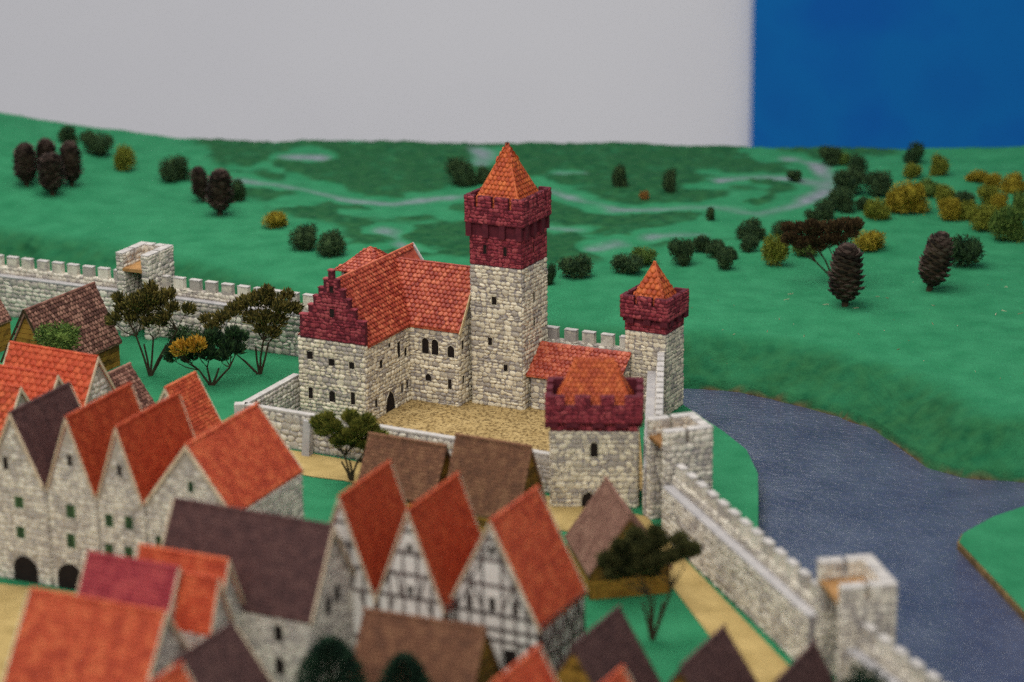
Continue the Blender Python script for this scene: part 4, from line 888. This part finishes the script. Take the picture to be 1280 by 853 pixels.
BUSHES = [
(-8.35,47.45,.37,.36,'d','small dark bush on the skyline right behind the group of four cones'),
(-7.66,46.83,.61,.48,'d','wide dark bush on the skyline right of the group of four cones'),
(-8.02,47.66,.28,.26,'d','tiny dark bush on the skyline between two larger skyline bushes'),
(-7.01,45.81,.43,.48,'o','olive green bush on the left hill below the skyline bushes'),
(-6.12,45.32,.62,.48,'d','round dark bush alone on the left hill between the two cone groups'),
(-4.79,43.8,.34,.45,'d','small dark bush touching the pair of leaning cones'),
(-4.0,41.89,.46,.28,'y','low mustard yellow bush on the left edge of the marsh'),
(-3.42,40.47,.52,.43,'d','left one of the two dark bushes above the palace turret'),
(-2.93,39.94,.49,.43,'d','right one of the two dark bushes above the palace turret'),
(-.87,44.96,.55,.58,'d','tall blurred bush in the marsh left of the keep spire'),
(-.46,45.08,.32,.33,'d','small blurred bush half hidden behind the keep spire'),
(1.94,44.41,.29,.46,'d','upright dark bush in the far marsh, nearer to the keep of two'),
(2.79,44.06,.28,.46,'d','upright dark bush in the far marsh, farther from the keep of two'),
(2.33,43.5,.18,.21,'b','tiny orange brown bush standing alone in the marsh'),
(3.36,41.98,.18,.26,'d','tiny dark pointed bush beside the grey marsh stream'),
(5.08,44.82,.28,.23,'d','small dark bush inside the bend of the grey stream'),
(.99,38.56,.55,.39,'d','dark bush just right of the red keep top'),
(.6,38.17,.2,.39,'k','narrow blackish bush half hidden by the right side of the keep'),
(1.85,38.86,.53,.34,'d','wide low bush left of the corner tower spire'),
(2.13,39.41,.43,.32,'m','mossy bush behind the wide low bush by the corner tower spire'),
(2.7,39.33,.41,.46,'d','upright dark bush right of the corner tower spire'),
(3.1,40.09,.34,.30,'d','leftmost dark bush of the clump between corner tower and olive bush'),
(3.26,39.65,.36,.32,'d','middle dark bush of the clump between corner tower and olive bush'),
(3.51,39.54,.23,.22,'d','smallest dark bush of the clump between corner tower and olive bush'),
(3.37,38.92,.33,.40,'d','front dark bush of the clump between corner tower and olive bush'),
(3.94,40.8,.48,.36,'d','dark bush at the marsh edge, upper of two stacked bushes left of the olive one'),
(3.84,39.94,.34,.30,'d','dark bush, lower of two stacked bushes left of the olive one'),
(4.19,39.1,.43,.56,'o','upright egg shaped olive yellow bush left of the umbrella tree'),
(4.42,40.92,.32,.28,'d','dark bush just left of the umbrella tree crown'),
(5.9,46.08,.42,.38,'d','dark bush on the skyline above the stream bend'),
(6.14,45.97,.27,.27,'m','mossy bush on the skyline touching the dark skyline bush'),
(6.29,45.0,.41,.43,'k','blackish bush below the skyline bushes right of the stream'),
(5.97,43.66,.57,.48,'d','dark bush beside the stream bend in the left part of the long hedge'),
(6.4,43.54,.54,.50,'d','big dark bush touching the mustard bush of the long hedge'),
(5.68,42.47,.50,.43,'d','dark bush at the lower left of the long hedge'),
(5.27,41.92,.41,.40,'d','dark bush above the umbrella tree crown'),
(5.08,41.63,.30,.28,'d','small dark bush peeping out on top of the umbrella tree'),
(6.04,42.51,.28,.26,'d','small dark bush between the lower hedge bush and the olive bush'),
(6.18,41.92,.45,.40,'o','olive bush in front of the left half of the long hedge'),
(6.75,42.46,.72,.58,'y','largest mustard yellow bush in the middle of the hedge'),
(6.55,42.44,.41,.41,'y','mustard bush on the left flank of the largest yellow bush'),
(7.29,43.51,.45,.30,'m','mossy bush behind the largest mustard bush'),
(7.52,43.08,.42,.35,'o','olive bush right of the mossy hedge bush'),
(7.82,42.97,.39,.27,'d','low dark bush in a dip of the hedge'),
(7.39,41.92,.44,.43,'y','bright mustard bush in the right part of the hedge'),
(7.68,41.98,.36,.35,'o','olive bush on the right flank of the bright mustard bush'),
(8.22,42.9,.37,.38,'o','tall olive bush at the back of the right hedge'),
(8.33,42.52,.33,.35,'y','yellow brown bush at the back of the right hedge'),
(7.83,41.2,.57,.48,'o','broad olive bush near the right edge in the front of the hedge'),
(8.13,40.48,.61,.62,'m','big mossy bush at the right end of the hedge'),
(8.64,41.97,.33,.49,'m','mossy bush cut by the right edge of the photo'),
(7.45,46.06,.39,.44,'k','dark bush standing up against the blue panel'),
(7.21,44.81,.35,.31,'o','small olive bush below the one against the blue panel'),
(7.74,44.9,.38,.40,'o','round olive bush alone on the right meadow'),
(8.35,44.44,.46,.24,'y','left low yellow bush of three on the right meadow'),
(8.53,43.98,.32,.27,'y','middle yellow bush of three on the right meadow'),
(8.82,43.77,.46,.36,'y','right yellow bush of three on the right meadow'),
(5.75,40.08,.58,.33,'y','low mustard bush right of the umbrella tree'),
(4.71,39.67,.41,.24,'m','low mossy bush under the umbrella tree'),
(7.14,38.83,.59,.56,'k','dark round bush behind the leaning pine cone')]
for b in BUSHES: bush(*b)
tb = bush(-6.2,33.4,.74,.5,'m','round moss green bush tree in front of the wooden barn', 'tree', 'bush_tree', None, z=.78)
tb.location.z = 0; tb.children[0].location.z = .78
MB().tube([(0,0,-.02),(0,0,.75)], [.025,.015], 6).build('trunk', M['trunk'], tb)
bush(-4.75,36.1,.66,.42,'d','dark green bush at the foot of the rear town wall', z=0)
bush(3.28,22.3,.75,1.02,'n','dark conifer bush at the bottom edge under the river wall', z=0)
def conifer(x, y, h, w, label):
    T = thing('conifer', label, 'tree', (x,y,0), 0, 'dark conifers at the bottom edge'); r = random.Random(int(x*100)); fo = MB()
    MB().tube([(0,0,-.02),(0,0,h*.95)], [.03,.008], 6).build('trunk', M['trunk'], T)
    for i in range(4200):
        t = r.random()**.8; z = h*(.12+.88*t); R = w/2*(min(1,(1-t)*2.6+.02))**.55
        a = r.uniform(0,2*PI); q = r.random()**.4; p = Vector((R*q*math.cos(a), R*q*math.sin(a), z))
        blade(fo, p, Vector((math.cos(a), math.sin(a), .5))+rdir(r)*.5, .07, .02, r, r.random()*.98+.01)
    fo.build('crown', FOL['n'], T)
conifer(-1.78,22.6,1.2,.64,'broad dark conifer in front of the large grey stone house')
conifer(-1.06,22.35,1.13,.52,'slimmer dark conifer in front of the rust roofed barn')
def scale_shape():
    v = [(-.10,0,0),(.10,0,0),(-.42,.72,.05),(.42,.72,.05),(0,.70,.20),(-.40,.95,.02),(.40,.95,.02),(0,1.12,.10),(0,.9,-.14)]
    f = [(0,1,4),(0,4,2),(1,3,4),(2,4,7,5),(4,3,6,7),(5,7,8),(7,6,8),(2,5,8),(6,3,8),(0,2,8),(1,8,3),(0,8,1)]
    return v, f
SV, SF = scale_shape(); scale_me = None
def cone_tree(x, y, w, h, tilt, label, single=False, group='pine cones set up as trees', seed=1, open_=1.):
    global scale_me
    T = thing('pine_cone', label, 'pine cone', (x,y,hz(x,y)-.01), 0, group); r = random.Random(seed)
    T.rotation_euler = (0, tilt, r.uniform(0,.3)*0)
    MB().tube([(0,0,-.04),(0,0,h*.16),(0,0,h*.9)], [w*.09,w*.10,w*.12], 7).build('trunk', M['trunk'], T)
    if scale_me is None: scale_me = MB().add([(x, y*.96, z*1.15) for x,y,z in SV], SF).mesh('scale', M['cone'])
    n = 128; mb = MB()
    core = MB(); prev = None
    def prof(t): return max(.34, min(1, (t*5.+.1)**.5))*min(1, ((1.04-t)*2.9)**.5)
    core.tube([(0,0,h*(.10+.86*k/9)) for k in range(10)], [w*.36*prof(k/9.) for k in range(10)], 9).build('core', M['trunk'], T, True)
    for i in range(n):
        t = i/(n-1); a = i*2.39996; z = h*(.10+.80*t); R = w*.5*prof(t)
        el = (.10+.85*t**1.2)*open_
        L = R*1.02; wd = w*.33*(.7+.3*prof(t))
        X_ = Vector((-math.sin(a), math.cos(a), 0)); Y_ = Vector((math.cos(a)*math.cos(el), math.sin(a)*math.cos(el), math.sin(el))); Z_ = X_.cross(Y_)
        mw = Matrix.Identity(4)
        for c_, (ax, s_) in enumerate(((X_, wd), (Y_, L*r.uniform(.9,1.04)), (-Z_ if Z_.z < 0 else Z_, wd*.8))):
            for k in range(3): mw[k][c_] = ax[k]*s_
        mw.translation = (0,0,z)
        if single: inst('scale', scale_me, T, mw)
        else: mb.add([mw @ Vector(p) for p in SV], SF, r.random()*.98+.01)
    if mb.f: mb.build('scales', M['cone'], T, False, 'stuff')
cone_tree(4.98,36.76,.58,.98,.02,'upright dark pine cone standing on the green hill right of the corner tower', True, seed=1)
cone_tree(6.35,37.48,.54,.95,.2,'pine cone leaning right on the green hill beside a dark bush', True, seed=2, open_=1.15)
for (x, y, w, h, t, lb) in [(-8.59,44.41,.47,.78,0,'leftmost pine cone of four on the far left hill'),(-8.28,44.76,.44,.79,0,'hidden back pine cone of four on the far left hill'),(-8.06,43.96,.50,.75,0,'front pine cone of four on the far left hill'),
    (-7.82,44.56,.47,.81,0,'right pine cone of four on the far left hill'),(-5.38,43.76,.36,.65,-.15,'slim pine cone leaning left behind its stouter neighbour'),(-5.0,42.8,.50,.81,.05,'stout pine cone in front of the slim leaning one')]:
    cone_tree(x, y, w, h, t, lb, seed=int(abs(x)*10))
# scattered crumbs and bits of straw on the hill
r = random.Random(77); mb = MB()
for i in range(60):
    x, y = r.uniform(2.5,8.5), r.uniform(32.5,38)
    if pdist(np.array([x]),np.array([y]),BANK)[0] < .3: continue
    z = hz(x,y); a = r.uniform(0,PI); l_ = r.choice([.01,.012,.015,.05,.09]); mb.tube([(x,y,z+.006),(x+l_*math.cos(a),y+l_*math.sin(a),z+.012)], .0045, 4, 0, ) ; mb.t[-6:] = [r.random()*.98+.01]*6
mb.build('litter', M['litter'], None, False, 'stuff')
